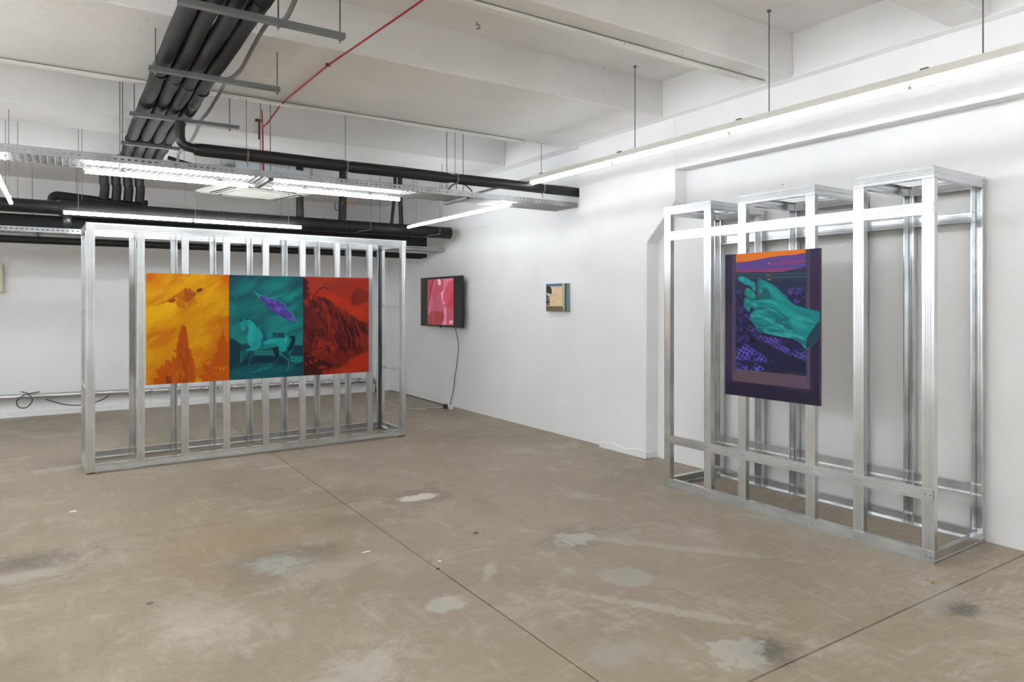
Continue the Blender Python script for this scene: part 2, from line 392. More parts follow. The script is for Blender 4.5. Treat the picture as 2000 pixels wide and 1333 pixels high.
# right frame: three towers joined by rails
O2 = V((4.072, 1.93, .0)); FA = V((-.0175, .99985, 0)); FD = V((.99985, .0175, 0)); D2, H2 = .65, 2.225
F2 = thing('stud_frame', O2, 'tall galvanised steel frame with three raised towers standing against the right wall', 'metal frame')
def P2(u, d, z): return O2+FA*u+FD*d+ez*z
towers = [(0, .465), (.72, 1.312), (1.555, 2.02)]
for (a0, a1) in towers:
    for u in (a0, a1-.065):
        MB().channel(P2(u, .003, .003), FA, FD, ez, H2-.005, .065, .04, .007).build('stud', galv, F2)
        MB().channel(P2(u+.065, D2-.003, .003), -FA, -FD, ez, H2-.005, .065, .04, .007).build('stud', galv, F2)
    for d, dd in ((0, 1), (D2, -1)): MB().channel(P2(a0-.002, d, H2), -ez, FD*dd, FA, a1-a0+.004, .065, .035).build('track', galv, F2)
    for u, dd in ((a0, 1), (a1, -1)): MB().channel(P2(u-.002*dd, 0, H2), -ez, FA*dd, FD, D2, .065, .035, 0, (.5,)).build('track', galv, F2)
for d, dd in ((0, 1), (D2, -1)):
    MB().channel(P2(-.002, d-.001*dd, 0), ez, FD*dd, FA, 2.024, .068, .035).build('track', galv, F2)
    MB().channel(P2(.003, d-.002*dd, 1.957), ez, FD*dd, FA, 2.014, .068, .03).build('rail', galv, F2)
    MB().channel(P2(.003, d-.002*dd, .348 if d == 0 else .278), ez, FD*dd, FA, 2.014, .066, .03).build('rail', galv, F2)
for u, dd in ((0, 1), (2.02, -1)): MB().channel(P2(u-.003*dd, 0, 0), ez, FA*dd, FD, D2, .065, .035, 0, (.3,)).build('track', galv, F2)
sb = MB()
for (a0, a1) in towers:
    for u in (a0, a1-.065):
        for du in (.018, .047):
            for z in (.035, .382): screw(sb, P2(u+du, -.003, z), -FD)
            for z in (1.78, 1.82): screw(sb, P2(u+du, .002, z), -FD)
for z in (.02, .05, H2-.02, H2-.05, .3, .9): screw(sb, P2(-.003, .62, z), -FA, .004)
tag(sb.build('screw_heads', 'strut_grey', F2), kind='stuff')

# ------------------------------------------------------------------ painted pictures (colour attribute on a fine grid)
def hash2(ix, iy, seed):
    h = (ix.astype(np.int64)*374761393+iy.astype(np.int64)*668265263+seed*1442695041) & 0xffffffff
    h = ((h ^ (h >> 13))*1274126177) & 0xffffffff; h = h ^ (h >> 16); return (h & 0xffff)/65535.
def vn(x, y, scale, seed=0, octv=4, ang=0., asp=1.):
    ca, sa = math.cos(ang), math.sin(ang); X = (x*ca+y*sa)/(scale*asp); Y = (-x*sa+y*ca)/scale; r = 0; amp = 1; tot = 0
    for o in range(octv):
        ix, iy = np.floor(X), np.floor(Y); fx, fy = X-ix, Y-iy; fx = fx*fx*(3-2*fx); fy = fy*fy*(3-2*fy)
        a, b, c, d = (hash2(ix+i, iy+j, seed+o*17) for i, j in ((0, 0), (1, 0), (0, 1), (1, 1)))
        r = r+amp*(a*(1-fx)*(1-fy)+b*fx*(1-fy)+c*(1-fx)*fy+d*fx*fy); tot += amp; amp *= .5; X = X*2; Y = Y*2
    return r/tot
class Art:
    def __init__(s, nu, nv, corners):
        u, v = np.meshgrid(np.linspace(0, 1, nu), np.linspace(0, 1, nv)); s.nu, s.nv = nu, nv
        (x0, y0), (x1, y1), (x2, y2), (x3, y3) = corners   # TL TR BR BL ; projective map of the unit square
        A = []; B = []
        for (uu, vv), (X, Y) in zip(((0, 0), (1, 0), (1, 1), (0, 1)), corners):
            A += [[uu, vv, 1, 0, 0, 0, -X*uu, -X*vv], [0, 0, 0, uu, vv, 1, -Y*uu, -Y*vv]]; B += [X, Y]
        h = np.linalg.solve(np.array(A, float), np.array(B, float)); q = h[6]*u+h[7]*v+1
        s.x = ((h[0]*u+h[1]*v+h[2])/q).ravel(); s.y = ((h[3]*u+h[4]*v+h[5])/q).ravel(); s.c = np.zeros((s.x.size, 3))
    def col(s, c): return np.array(lin(c))
    def fill(s, c): s.c[:] = s.col(c)
    def blend(s, a, c):
        a = np.clip(a, 0, 1)[:, None]; s.c = s.c*(1-a)+(s.col(c) if isinstance(c, tuple) else c)*a
    def noise(s, c, lo, hi, scale, seed=0, ang=0, asp=1, st=1., octv=4, mask=None):
        n = vn(s.x, s.y, scale, seed, octv, ang, asp); a = np.clip((n-lo)/(hi-lo), 0, 1)*st
        if mask is not None: a = a*mask
        s.blend(a, c)
    def sd(s, pts, x=None, y=None):
        x = s.x if x is None else x; y = s.y if y is None else y
        ins = np.zeros(x.size, bool); d = np.full(x.size, 1e18); n = len(pts)
        for i in range(n):
            (ax, ay), (bx, by) = pts[i], pts[(i+1) % n]
            dx, dy = bx-ax, by-ay; tt = np.clip(((x-ax)*dx+(y-ay)*dy)/(dx*dx+dy*dy+1e-9), 0, 1)
            d = np.minimum(d, (x-ax-tt*dx)**2+(y-ay-tt*dy)**2)
            if ay != by: ins ^= ((ay > y) != (by > y)) & (x < (bx-ax)*(y-ay)/(by-ay)+ax)
        d = np.sqrt(d); return np.where(ins, d, -d)
    def mask(s, pts, soft=8, warp=0, ws=30, seed=5):
        x, y = s.x, s.y
        if warp: x = x+(vn(x, y, ws, seed, 3)-.5)*2*warp; y = y+(vn(s.x, s.y, ws, seed+9, 3)-.5)*2*warp
        return np.clip(.5+s.sd(pts, x, y)/soft, 0, 1)
    def poly(s, pts, c, soft=8, a=1., warp=0, ws=30, seed=5):
        m = s.mask(pts, soft, warp, ws, seed)*a; s.blend(m, c); return m
    def line(s, pts, w, c, a=1., soft=5):
        d = np.full(s.x.size, 1e18)
        for (ax, ay), (bx, by) in zip(pts[:-1], pts[1:]):
            dx, dy = bx-ax, by-ay; tt = np.clip(((s.x-ax)*dx+(s.y-ay)*dy)/(dx*dx+dy*dy+1e-9), 0, 1)
            d = np.minimum(d, (s.x-ax-tt*dx)**2+(s.y-ay-tt*dy)**2)
        s.blend(np.clip(.5+(w/2-np.sqrt(d))/soft, 0, 1)*a, c)
    def blob(s, cx, cy, rx, ry, c, a=1., ang=0, p=1.):
        ca, sa = math.cos(ang), math.sin(ang); X = (s.x-cx)*ca+(s.y-cy)*sa; Y = -(s.x-cx)*sa+(s.y-cy)*ca
        d = np.sqrt((X/rx)**2+(Y/ry)**2); s.blend(np.clip(1-d, 0, 1)**p*a, c)
def picture(name, art, O, U, W, wu, hv, mat, parent):
    """flat picture surface: O top-left corner, U to the right, W down"""
    u, v = np.meshgrid(np.linspace(0, wu, art.nu), np.linspace(0, hv, art.nv)); u = u.ravel(); v = v.ravel()
    vs = [tuple(V(U)*a+V(W)*b) for a, b in zip(u, v)]; nu = art.nu
    fs = [(j*nu+i, (j+1)*nu+i, (j+1)*nu+i+1, j*nu+i+1) for j in range(art.nv-1) for i in range(nu-1)]
    me = bpy.data.meshes.new(name); me.from_pydata(vs, [], fs)
    ca = me.color_attributes.new('paint', 'FLOAT_COLOR', 'POINT')
    ca.data.foreach_set('color', np.concatenate([np.clip(art.c, 0, 1), np.ones((art.c.shape[0], 1))], 1).astype(np.float32).ravel())
    me.materials.append(M[mat]); me.update()
    ob = bpy.data.objects.new(name, me); C.objects.link(ob); ob.parent = parent; ob.location = V(O)-WORLD[parent.name]; return ob

# --- orange picture
A = Art(150, 210, [(18, 22), (983, 40), (1000, 1262), (28, 1320)])
A.fill((205, 136, 8))
A.noise((232, 172, 14), .42, .68, 260, 1, -.5, 2.2); A.noise((186, 92, 4), .5, .75, 190, 7, -.5, 2.4, .8)
A.blob(60, 60, 260, 190, (190, 74, 2), .9); A.blob(330, 90, 300, 110, (186, 86, 4), .7, -.5); A.blob(950, 90, 260, 200, (190, 84, 2), .75); A.blob(120, 330, 260, 110, (196, 104, 4), .5, -.3)
A.blob(740, 260, 300, 200, (226, 170, 10), .7, -.5); A.blob(280, 590, 420, 180, (226, 160, 12), .5); A.blob(680, 700, 330, 380, (214, 152, 12), .5); A.blob(60, 1150, 240, 280, (214, 146, 16), .6)
A.noise((238, 186, 40), .55, .8, 50, 21, -.6, 3.5, .35); A.noise((170, 90, 6), .58, .8, 40, 33, -.6, 3.5, .3)
bc, bd = (182, 92, 14), (140, 58, 10)
A.poly([(105, 402), (190, 368), (260, 340), (340, 290), (420, 245), (480, 195), (520, 212), (545, 222), (600, 232), (625, 205), (660, 192), (688, 212), (650, 235), (615, 262), (560, 320), (500, 360), (480, 350), (380, 300), (300, 335), (220, 372)], bc, 7, .92)
A.poly([(475, 200), (500, 230), (560, 240), (610, 255), (560, 315), (520, 350), (478, 358), (474, 280)], (150, 70, 12), 8, .8)
A.poly([(600, 222), (640, 196), (664, 192), (686, 214), (650, 236), (620, 250)], (112, 46, 8), 6)
A.line([(597, 228), (622, 252)], 9, (232, 180, 60), 1)
A.poly([(268, 350), (300, 330), (350, 312), (372, 322), (356, 352), (320, 366)], bd, 8)
A.line([(108, 402), (240, 352), (340, 290), (478, 196)], 5, bd, .8); A.line([(476, 196), (476, 350)], 6, bd, .9); A.poly([(478, 198), (498, 198), (484, 240)], bd, 5); A.poly([(520, 188), (548, 222), (524, 232)], bd, 5)
for i in range(9):
    f = i/8; A.line([(395+f*80, 296+f*20), (372+f*96, 352+(i % 2)*4), (400+f*88, 412+f*20)], 9, (176, 92, 16), .85, 5)
for i in range(7):
    f = i/6; A.line([(498+f*86, 352-f*40), (520+f*92, 420-f*48)], 9, (170, 88, 14), .85, 5)
def conifer(A, cx, y0, y1, wmax, c, seed, lean=0.):
    R = random.Random(seed); n = int((y1-y0)/34)
    for i in range(n):
        f = (i+.6)/n; y = y0+(y1-y0)*f; wv = wmax*(f**.85)*R.uniform(.7, 1.1)
        for sgn in (-1, 1):
            ww = wv*R.uniform(.75, 1.15); cxx = cx+lean*f
            A.poly([(cxx, y-46), (cxx+sgn*ww*.55, y-10), (cxx+sgn*ww, y-8+R.uniform(-10, 22)), (cxx+sgn*ww*.7, y+22), (cxx+sgn*ww*.35, y+30), (cxx, y+26)], c, 7, .96, 9, 22, seed+i)
tc = (178, 76, 8)
A.poly([(115, 1318), (118, 1240), (150, 1232), (195, 1236), (150, 1180), (140, 1135), (175, 1130), (215, 1080), (245, 1100), (250, 1040), (290, 1020), (320, 1060), (330, 980), (365, 1000), (385, 985), (380, 950), (335, 915), (380, 905), (385, 850), (400, 790), (412, 700), (432, 690), (430, 620), (445, 640), (452, 605), (462, 640), (472, 585), (480, 630), (495, 650), (500, 700), (512, 760), (520, 880), (555, 905), (560, 990), (585, 1010), (590, 1080), (605, 1100), (598, 1290)], tc, 8, 1., 10, 20)
A.noise((150, 54, 4), .45, .65, 60, 40, 1.4, 2.5, .7, mask=A.mask([(400, 1310), (395, 900), (430, 640), (490, 640), (520, 900), (590, 1300)], 30))
A.noise((206, 110, 20), .55, .75, 50, 44, 1.4, 2.5, .6, mask=A.mask([(115, 1318), (150, 1150), (380, 900), (560, 1000), (598, 1290)], 30))
A.line([(455, 800), (440, 950), (480, 1100), (500, 1290)], 22, (150, 62, 8), .7, 16); A.line([(470, 640), (490, 760)], 14, (150, 54, 6), .6, 10)
A.poly([(262, 1212), (325, 1212), (322, 1300), (266, 1304)], (122, 50, 10), 12, .8); A.poly([(410, 1180), (445, 1180), (440, 1300), (408, 1290)], (140, 56, 8), 14, .6)
A.line([(922, 680), (915, 1000), (920, 1262)], 14, (160, 62, 8), 1)
conifer(A, 920, 690, 1090, 190, tc, 4)
A.poly([(640, 1210), (720, 1190), (690, 1110), (715, 1060), (760, 1110), (800, 1060), (880, 1100), (910, 1180), (1000, 1080), (1000, 1270), (690, 1280)], tc, 8, .97, 16, 26)
A.noise((204, 104, 14), .52, .75, 45, 51, .5, 2, .6, mask=A.mask([(690, 1280), (720, 1120), (1000, 1060), (1000, 1270)], 30))
A.c *= .72; orange = A
# --- teal picture with a horse
A = Art(150, 210, [(28, 12), (942, 25), (962, 1255), (50, 1310)])
A.fill((18, 92, 98))
A.noise((24, 128, 126), .42, .68, 190, 2, -.5, 2.2); A.noise((22, 62, 78), .48, .72, 170, 9, -.5, 2.2, .85)
A.blob(60, 60, 210, 180, (24, 50, 66), .85); A.blob(180, 160, 200, 130, (24, 130, 130), .6, -.6); A.blob(620, 130, 380, 110, (20, 134, 132), .75, -.3); A.blob(860, 90, 190, 140, (26, 66, 80), .8)
A.blob(820, 260, 200, 60, (34, 144, 134), .7, -.6); A.blob(250, 420, 320, 170, (20, 104, 100), .5, -.5); A.blob(430, 520, 300, 160, (26, 74, 88), .7, -.4); A.blob(860, 480, 200, 130, (22, 72, 80), .6)
A.line([(700, 440), (940, 400)], 26, (26, 116, 112), .5, 24); A.line([(560, 620), (930, 640)], 34, (28, 118, 112), .5, 30); A.noise((30, 140, 136), .56, .8, 45, 24, -.5, 4, .3)
A.poly([(50, 720), (200, 740), (330, 800), (560, 790), (962, 760), (962, 900), (50, 900)], (26, 124, 118), 60, .8)
A.poly([(50, 790), (110, 810), (160, 850), (210, 870), (270, 850), (300, 910), (420, 960), (960, 1000), (960, 1255), (50, 1310)], (14, 58, 70), 14, .95)
A.poly([(50, 800), (110, 812), (160, 860), (190, 930), (180, 1060), (60, 1180)], (12, 48, 58), 20, .9)
A.poly([(840, 880), (900, 875), (955, 880), (958, 1010), (800, 1000)], (16, 54, 68), 12)
A.poly([(330, 940), (600, 935), (800, 1000), (560, 1010), (340, 1000)], (26, 116, 112), 14, .9)
A.poly([(330, 1015), (560, 1005), (700, 1040), (760, 1090), (500, 1100), (200, 1130), (150, 1110)], (10, 40, 54), 14, .9)
A.poly([(790, 1010), (960, 1010), (958, 1080), (880, 1102), (800, 1080)], (30, 128, 122), 8); 
for yy in (1025, 1045, 1062): A.line([(800, yy), (955, yy-6)], 4, (14, 76, 84), .7, 3)
A.poly([(520, 1110), (700, 1080), (960, 1110), (960, 1150), (700, 1135)], (10, 44, 58), 12, .8)
A.poly([(60, 1180), (400, 1100), (940, 1130), (960, 1250), (55, 1305)], (16, 88, 96), 40, .7); A.noise((12, 54, 66), .5, .7, 80, 28, .1, 3.5, .8, mask=A.mask([(60, 1120), (960, 1090), (960, 1250), (55, 1305)], 50))
A.noise((26, 120, 122), .6, .8, 60, 31, -.3, 3, .6, mask=A.mask([(60, 1100), (960, 1090), (960, 1250), (55, 1305)], 50))
A.poly([(330, 212), (372, 226), (420, 262), (400, 300), (372, 272)], (34, 146, 162), 7, .9)
A.poly([(398, 278), (430, 262), (480, 275), (510, 300), (590, 310), (640, 345), (700, 375), (740, 425), (790, 465), (830, 530), (876, 610), (840, 590), (760, 556), (700, 530), (620, 500), (520, 420), (450, 350)], (78, 60, 150), 7)
A.noise((112, 92, 190), .5, .7, 50, 61, .6, 2.2, .7, mask=A.mask([(410, 285), (500, 300), (640, 345), (790, 465), (860, 595), (700, 525), (520, 410)], 8))
A.noise((44, 32, 92), .55, .72, 45, 65, .6, 2.2, .8, mask=A.mask([(410, 285), (500, 300), (640, 345), (790, 465), (860, 595), (700, 525), (520, 410)], 8))
A.line([(420, 258), (520, 298), (595, 302), (720, 370), (740, 418), (800, 465), (880, 615)], 5, (70, 170, 176), .85); A.line([(345, 230), (420, 330), (500, 408), (560, 455), (690, 530), (870, 610)], 5, (16, 66, 86), .9)
# horse
tl, td = (26, 148, 150), (16, 92, 104)
A.poly([(780, 775), (810, 758), (850, 762), (862, 800), (850, 860), (810, 930), (775, 965), (765, 930), (790, 870), (815, 800), (790, 780)], (10, 34, 46), 6)
A.poly([(570, 905), (650, 895), (660, 990), (650, 1040), (610, 1075), (598, 1120), (586, 1195), (572, 1200), (578, 1090), (622, 1030), (592, 970)], (10, 40, 54), 7)
A.line([(652, 1045), (600, 1088), (584, 1130), (582, 1195)], 7, (26, 116, 124), .9)
A.poly([(740, 930), (790, 1010), (805, 1060), (780, 1120), (766, 1205), (752, 1205), (766, 1100), (772, 1050), (700, 1000), (690, 950)], (12, 64, 78), 7)
A.line([(664, 962), (720, 1018), (776, 1050), (782, 1110), (764, 1205)], 8, (36, 148, 150), .95)
A.poly([(300, 950), (352, 950), (330, 1040), (300, 1110), (278, 1215), (255, 1220), (280, 1090), (298, 1010)], (12, 62, 76), 8)
A.line([(318, 960), (296, 1080), (268, 1215)], 6, (26, 124, 128), .8)
A.poly([(230, 940), (300, 935), (260, 1000), (205, 1090), (180, 1092), (190, 1000), (180, 950)], (16, 84, 98), 8); A.line([(190, 960), (184, 1030), (192, 1085)], 8, (40, 150, 150), .8)
A.poly([(268, 560), (320, 570), (360, 610), (385, 650), (420, 690), (460, 760), (470, 820), (560, 800), (640, 790), (720, 790), (760, 770), (780, 830), (770, 890), (740, 950), (690, 960), (650, 930), (660, 890), (560, 900), (470, 915), (410, 925), (360, 945), (250, 950), (240, 935), (330, 905), (280, 870), (265, 780), (275, 700), (265, 640), (250, 600)], tl, 7)
A.poly([(480, 860), (640, 850), (650, 890), (560, 905), (470, 920), (400, 925), (420, 890)], (18, 110, 118), 16, .7)
A.blob(300, 780, 60, 130, (40, 168, 164), .7); A.blob(540, 830, 130, 40, (40, 168, 164), .6); A.blob(320, 650, 40, 80, (60, 172, 166), .6); A.blob(745, 800, 34, 70, (50, 176, 168), .8); A.blob(360, 860, 60, 60, (18, 112, 120), .6)
A.line([(400, 925), (500, 935), (600, 915), (660, 900)], 9, (10, 44, 62), .9); A.line([(765, 800), (768, 880), (745, 940), (760, 985)], 9, (14, 66, 84), .9)
A.poly([(168, 600), (185, 562), (230, 556), (262, 585), (262, 640), (225, 690), (210, 715), (195, 708), (180, 660)], (30, 140, 144), 6)
A.poly([(165, 590), (185, 555), (205, 562), (200, 582)], (20, 40, 70), 5); A.line([(205, 580), (260, 640)], 5, (16, 84, 104), .8); A.line([(205, 700), (220, 735)], 7, (12, 60, 72), .8); A.blob(203, 630, 12, 8, (8, 40, 50), .9)
A.line([(240, 553), (300, 560), (350, 600), (388, 655)], 13, (14, 50, 82), .95); A.line([(232, 565), (246, 640)], 9, (16, 74, 110), .8)
A.poly([(452, 712), (482, 712), (488, 790), (520, 800), (470, 835), (455, 800)], (18, 72, 108), 6); A.poly([(432, 800), (462, 790), (466, 915), (436, 918)], (16, 84, 104), 7, .8)
A.poly([(560, 720), (725, 725), (722, 785), (560, 780), (580, 745)], (20, 64, 84), 8); A.line([(560, 720), (580, 770), (630, 760), (625, 722)], 4, (40, 140, 146), .6)
A.line([(250, 1240), (420, 1228)], 14, (10, 50, 62), .7, 12); A.line([(700, 1225), (790, 1222)], 12, (10, 46, 58), .7, 10)
A.c *= .74; teal = A
# --- red picture
A = Art(140, 210, [(20, 28), (862, 42), (888, 1265), (42, 1312)])
A.fill((148, 40, 26))
A.noise((172, 52, 28), .45, .7, 200, 3, .2, 1.6); A.blob(230, 120, 300, 130, (150, 52, 40), .7); A.blob(450, 330, 420, 90, (180, 46, 26), .9, .35); A.blob(750, 520, 300, 110, (182, 50, 26), .9, .2); A.blob(820, 130, 160, 120, (164, 46, 26), .8); A.blob(520, 110, 260, 80, (120, 46, 38), .6); A.blob(760, 1120, 330, 150, (174, 40, 18), .9, -.2)
A.poly([(640, 370), (650, 270), (690, 190), (740, 150), (800, 200), (862, 230), (870, 350), (800, 350), (750, 390), (690, 405)], (124, 38, 30), 22, .9); A.poly([(645, 380), (660, 250), (690, 200), (700, 300), (670, 385)], (96, 30, 28), 14, .8); A.line([(690, 405), (760, 380), (810, 348), (870, 345)], 8, (96, 28, 24), .8)
hill = [(20, 300), (140, 340), (200, 285), (290, 300), (400, 360), (470, 430), (560, 460), (680, 540), (760, 600), (880, 640), (885, 960), (780, 1020), (640, 1090), (560, 1180), (420, 1240), (40, 1310)]
A.poly(hill, (112, 32, 24), 14, .95, 14, 40)
hm = A.mask(hill, 20)
A.noise((62, 18, 20), .48, .68, 75, 13, 1.05, 2.6, .95, mask=hm); A.noise((152, 44, 30), .54, .74, 60, 15, 1.05, 2.8, .8, mask=hm); A.noise((50, 16, 18), .55, .72, 34, 19, 1.2, 2.4, .7, mask=hm)
A.poly([(20, 380), (160, 420), (240, 600), (280, 760), (160, 1000), (40, 1040)], (70, 20, 22), 60, .6)
for p in ([(230, 500), (290, 620), (380, 780), (430, 900)], [(560, 680), (620, 800), (640, 960)], [(470, 560), (540, 760), (590, 860)], [(300, 540), (340, 680), (330, 800)], [(640, 620), (680, 780), (700, 950)], [(720, 700), (760, 820), (760, 940)]):
    A.line(p, 16, (54, 18, 20), .75, 14); A.line([(x+26, y+4) for x, y in p], 9, (156, 48, 30), .7, 9)
A.poly([(600, 740), (640, 800), (645, 990), (600, 980)], (54, 18, 20), 14, .8); A.poly([(500, 880), (528, 880), (518, 1010), (496, 1010)], (50, 16, 18), 10, .8)
A.poly([(150, 900), (200, 800), (330, 860), (430, 890), (330, 940), (160, 970)], (138, 40, 28), 18, .7); A.line([(150, 968), (260, 950), (340, 920), (440, 900)], 9, (52, 16, 18), .9); A.poly([(190, 850), (230, 820), (220, 900), (180, 930)], (56, 18, 20), 10, .8); A.line([(250, 1030), (350, 950)], 20, (66, 20, 20), .8, 12)
A.poly([(180, 1020), (560, 1010), (790, 960), (885, 940), (880, 1000), (640, 1100), (560, 1190), (200, 1100)], (112, 30, 22), 40, .7)
A.line([(148, 330), (160, 270), (205, 215), (240, 178), (290, 160), (340, 190)], 12, (54, 20, 22), .95, 6); A.line([(270, 165), (290, 130), (350, 110)], 5, (70, 24, 24), .7); A.line([(300, 165), (420, 190)], 4, (80, 28, 26), .6); A.line([(220, 205), (350, 230)], 4, (90, 30, 26), .5); A.line([(160, 270), (145, 335)], 16, (52, 18, 20), .95)
for i in range(7):
    y = 70+i*36; A.poly([(20, y-30), (70+(i % 2)*24, y+2), (80+i*7, y+22), (20, y+34)], (56, 20, 22), 8, .95, 8, 20, i)
A.poly([(38, 1010), (120, 1020), (220, 1090), (330, 1130), (450, 1180), (330, 1220), (290, 1310), (42, 1312)], (52, 14, 16), 12, .96, 14, 30)
for p in ([(105, 1100), (170, 1140), (150, 1165), (115, 1140)], [(165, 1090), (225, 1100), (205, 1150)], [(215, 1200), (280, 1180), (350, 1195), (330, 1222), (240, 1220)], [(60, 1120), (100, 1170), (70, 1170)], [(45, 1040), (120, 1045), (150, 1070), (90, 1062)], [(270, 1250), (330, 1240), (330, 1300), (290, 1290)]):
    A.poly(p, (142, 38, 24), 6, .9)
A.line([(480, 1190), (520, 1195)], 14, (60, 16, 18), .8, 10)
A.c *= .74; red = A
# --- picture of two hands
A = Art(170, 236, [(35, 160), (1540, 45), (1530, 2606), (28, 2411)])
A.fill((44, 36, 62)); A.noise((60, 44, 76), .45, .7, 300, 2, 1.5, 2, .8)
A.poly([(35, 150), (1560, 30), (1560, 500), (35, 700)], (62, 52, 88), 260, .6); A.poly([(20, 2180), (1560, 2300), (1560, 2620), (20, 2430)], (32, 28, 46), 120, .8)
A.poly([(1380, 600), (1540, 500), (1540, 1000), (1400, 1100)], (58, 34, 66), 120, .5)
A.poly([(155, 155), (210, 150), (205, 2020), (145, 2195)], (66, 66, 78), 5); A.poly([(1318, 66), (1378, 60), (1372, 2200), (1362, 2330), (1312, 2130)], (68, 66, 80), 5); A.line([(158, 155), (150, 2190)], 10, (96, 88, 96), .7); A.line([(1376, 62), (1368, 2330)], 12, (92, 84, 86), .8)
W_ = [(207, 148), (1320, 66), (1315, 2125), (200, 2015)]
A.poly(W_, (30, 32, 62), 4); wm = A.mask(W_, 4)
A.poly([(207, 140), (1320, 60), (1320, 125), (1130, 158), (880, 178), (700, 205), (560, 235), (430, 262), (300, 275), (205, 285)], (216, 120, 46), 6)
A.poly([(205, 285), (300, 275), (430, 262), (560, 235), (700, 205), (880, 178), (1130, 158), (1320, 125), (1320, 420), (205, 450)], (88, 70, 140), 6)
A.noise((110, 60, 120), .52, .75, 60, 8, -.08, 5, .6, mask=A.mask([(205, 290), (1320, 140), (1320, 400), (205, 440)], 10))
A.poly([(780, 300), (1000, 280), (1312, 232), (1310, 272), (1050, 300), (800, 318)], (150, 62, 96), 14, .8)
A.poly([(210, 405), (600, 400), (800, 380), (1080, 372), (1200, 380), (960, 432), (205, 442)], (140, 62, 104), 12, .9)
A.poly([(712, 285), (750, 280), (745, 305), (728, 318)], (226, 98, 60), 6)
A.poly([(920, 440), (1060, 400), (1240, 370), (1320, 340), (1320, 440)], (50, 52, 84), 6); A.poly([(205, 442), (500, 446), (760, 436), (1320, 425), (1320, 600), (205, 640)], (46, 64, 78), 8)
for y, c_ in ((446, (36, 38, 60)), (470, (58, 84, 92)), (498, (38, 44, 66)), (522, (60, 88, 94)), (556, (38, 52, 72))): A.line([(205, y+8), (760, y), (1318, y-14)], 11, c_, .8, 8)
A.poly([(205, 580), (1320, 540), (1320, 760), (205, 800)], (40, 46, 74), 60, .9); A.line([(690, 488), (770, 486)], 7, (190, 130, 110), .8); A.poly([(690, 550), (780, 545), (735, 568)], (200, 130, 80), 6, .9)
def leafs(poly, c_, seed, sc=36, lo=.5, hi=.56):
    n = vn(A.x, A.y, sc, seed, 2); n2 = vn(A.x, A.y, sc*.9, seed+3, 2)
    A.blend(np.clip(1.25-np.abs(n-.5)*11, 0, 1)*A.mask(poly, 30)*np.clip((n2-.3)*4, 0, 1), c_)
leafs([(920, 740), (1060, 690), (1320, 680), (1318, 900), (1180, 950), (1040, 880)], (92, 74, 160), 31, 46)
leafs([(205, 720), (290, 730), (320, 800), (240, 850), (205, 840)], (84, 68, 146), 33, 40)
leafs([(205, 900), (330, 960), (420, 1100), (520, 1330), (560, 1450), (205, 1560)], (62, 54, 118), 35, 60)
leafs([(205, 860), (1320, 1000), (1320, 1600), (205, 1560)], (52, 46, 100), 37, 80)
def dots(poly, c_, sc, seed):
    ca, sa = math.cos(.55), math.sin(.55); X = A.x*ca+A.y*sa; Y = -A.x*sa+A.y*ca
    X = X+(vn(A.x, A.y, 60, seed, 2)-.5)*36; Y = Y+(vn(A.x, A.y, 60, seed+4, 2)-.5)*36
    g = np.abs(np.sin(X/sc))*np.abs(np.sin(Y/sc)); A.blend(np.clip((.62-g)*5, 0, 1)*A.mask(poly, 26)*np.clip((vn(A.x, A.y, 90, seed+7, 2)-.25)*3, 0, 1), c_)
dots([(205, 1540), (300, 1545), (420, 1640), (520, 1690), (800, 1900), (560, 1890), (500, 1880), (205, 1860)], (80, 72, 170), 19, 41)
dots([(205, 1820), (420, 1860), (650, 2000), (560, 2050), (205, 2016)], (84, 76, 190), 24, 43)
dots([(470, 1440), (740, 1490), (880, 1520), (960, 1640), (1320, 1760), (1318, 1860), (1160, 1820), (780, 1650), (520, 1500)], (86, 72, 158), 17, 45)
leafs([(1150, 1700), (1320, 1640), (1320, 1900), (1200, 1850)], (86, 76, 180), 47, 34); leafs([(400, 1300), (480, 1300), (500, 1420), (440, 1420)], (100, 84, 170), 49, 40)
A.poly([(440, 1500), (520, 1520), (530, 1580), (440, 1580), (410, 1540)], (20, 18, 40), 14); A.poly([(400, 1640), (760, 1640), (1200, 1860), (1310, 1900), (1310, 2110), (640, 2060), (660, 1990), (520, 1880), (820, 1900)], (28, 30, 54), 50, .9)
A.poly([(200, 2015), (1315, 2125), (1362, 2330), (145, 2195)], (88, 72, 82), 5); A.poly([(1000, 2110), (1315, 2125), (1362, 2330), (1000, 2290)], (80, 70, 96), 150, .6); A.line([(200, 2015), (1315, 2125)], 8, (120, 96, 92), .7)
h0, h1, hd = (26, 122, 128), (38, 152, 150), (16, 66, 82)
A.poly([(560, 545), (640, 565), (760, 625), (860, 690), (960, 790), (1060, 900), (1150, 970), (1280, 1010), (1540, 1075), (1540, 1260), (1400, 1230), (1200, 1120), (1060, 1000), (900, 900), (760, 870), (560, 860), (545, 640)], h0, 8)
A.blob(740, 700, 170, 70, h1, .8, .6); A.blob(860, 830, 160, 60, h1, .7, .7); A.poly([(580, 700), (680, 700), (740, 800), (760, 870), (560, 870), (552, 780)], (26, 88, 96), 24, .9); A.line([(690, 690), (740, 800), (770, 850)], 22, hd, .6, 20); A.line([(575, 560), (560, 700)], 18, (60, 80, 84), .7, 14); A.blob(600, 740, 30, 46, (60, 160, 180), .9); A.line([(860, 690), (1000, 850), (1150, 975), (1540, 1080)], 9, hd, .8, 12); A.blob(1330, 1110, 200, 50, (22, 108, 116), .8, .4)
A.poly([(245, 540), (270, 508), (320, 508), (390, 545), (450, 580), (500, 610), (520, 700), (515, 760), (480, 735), (440, 665), (360, 640), (290, 605), (250, 580)], (30, 140, 150), 7)
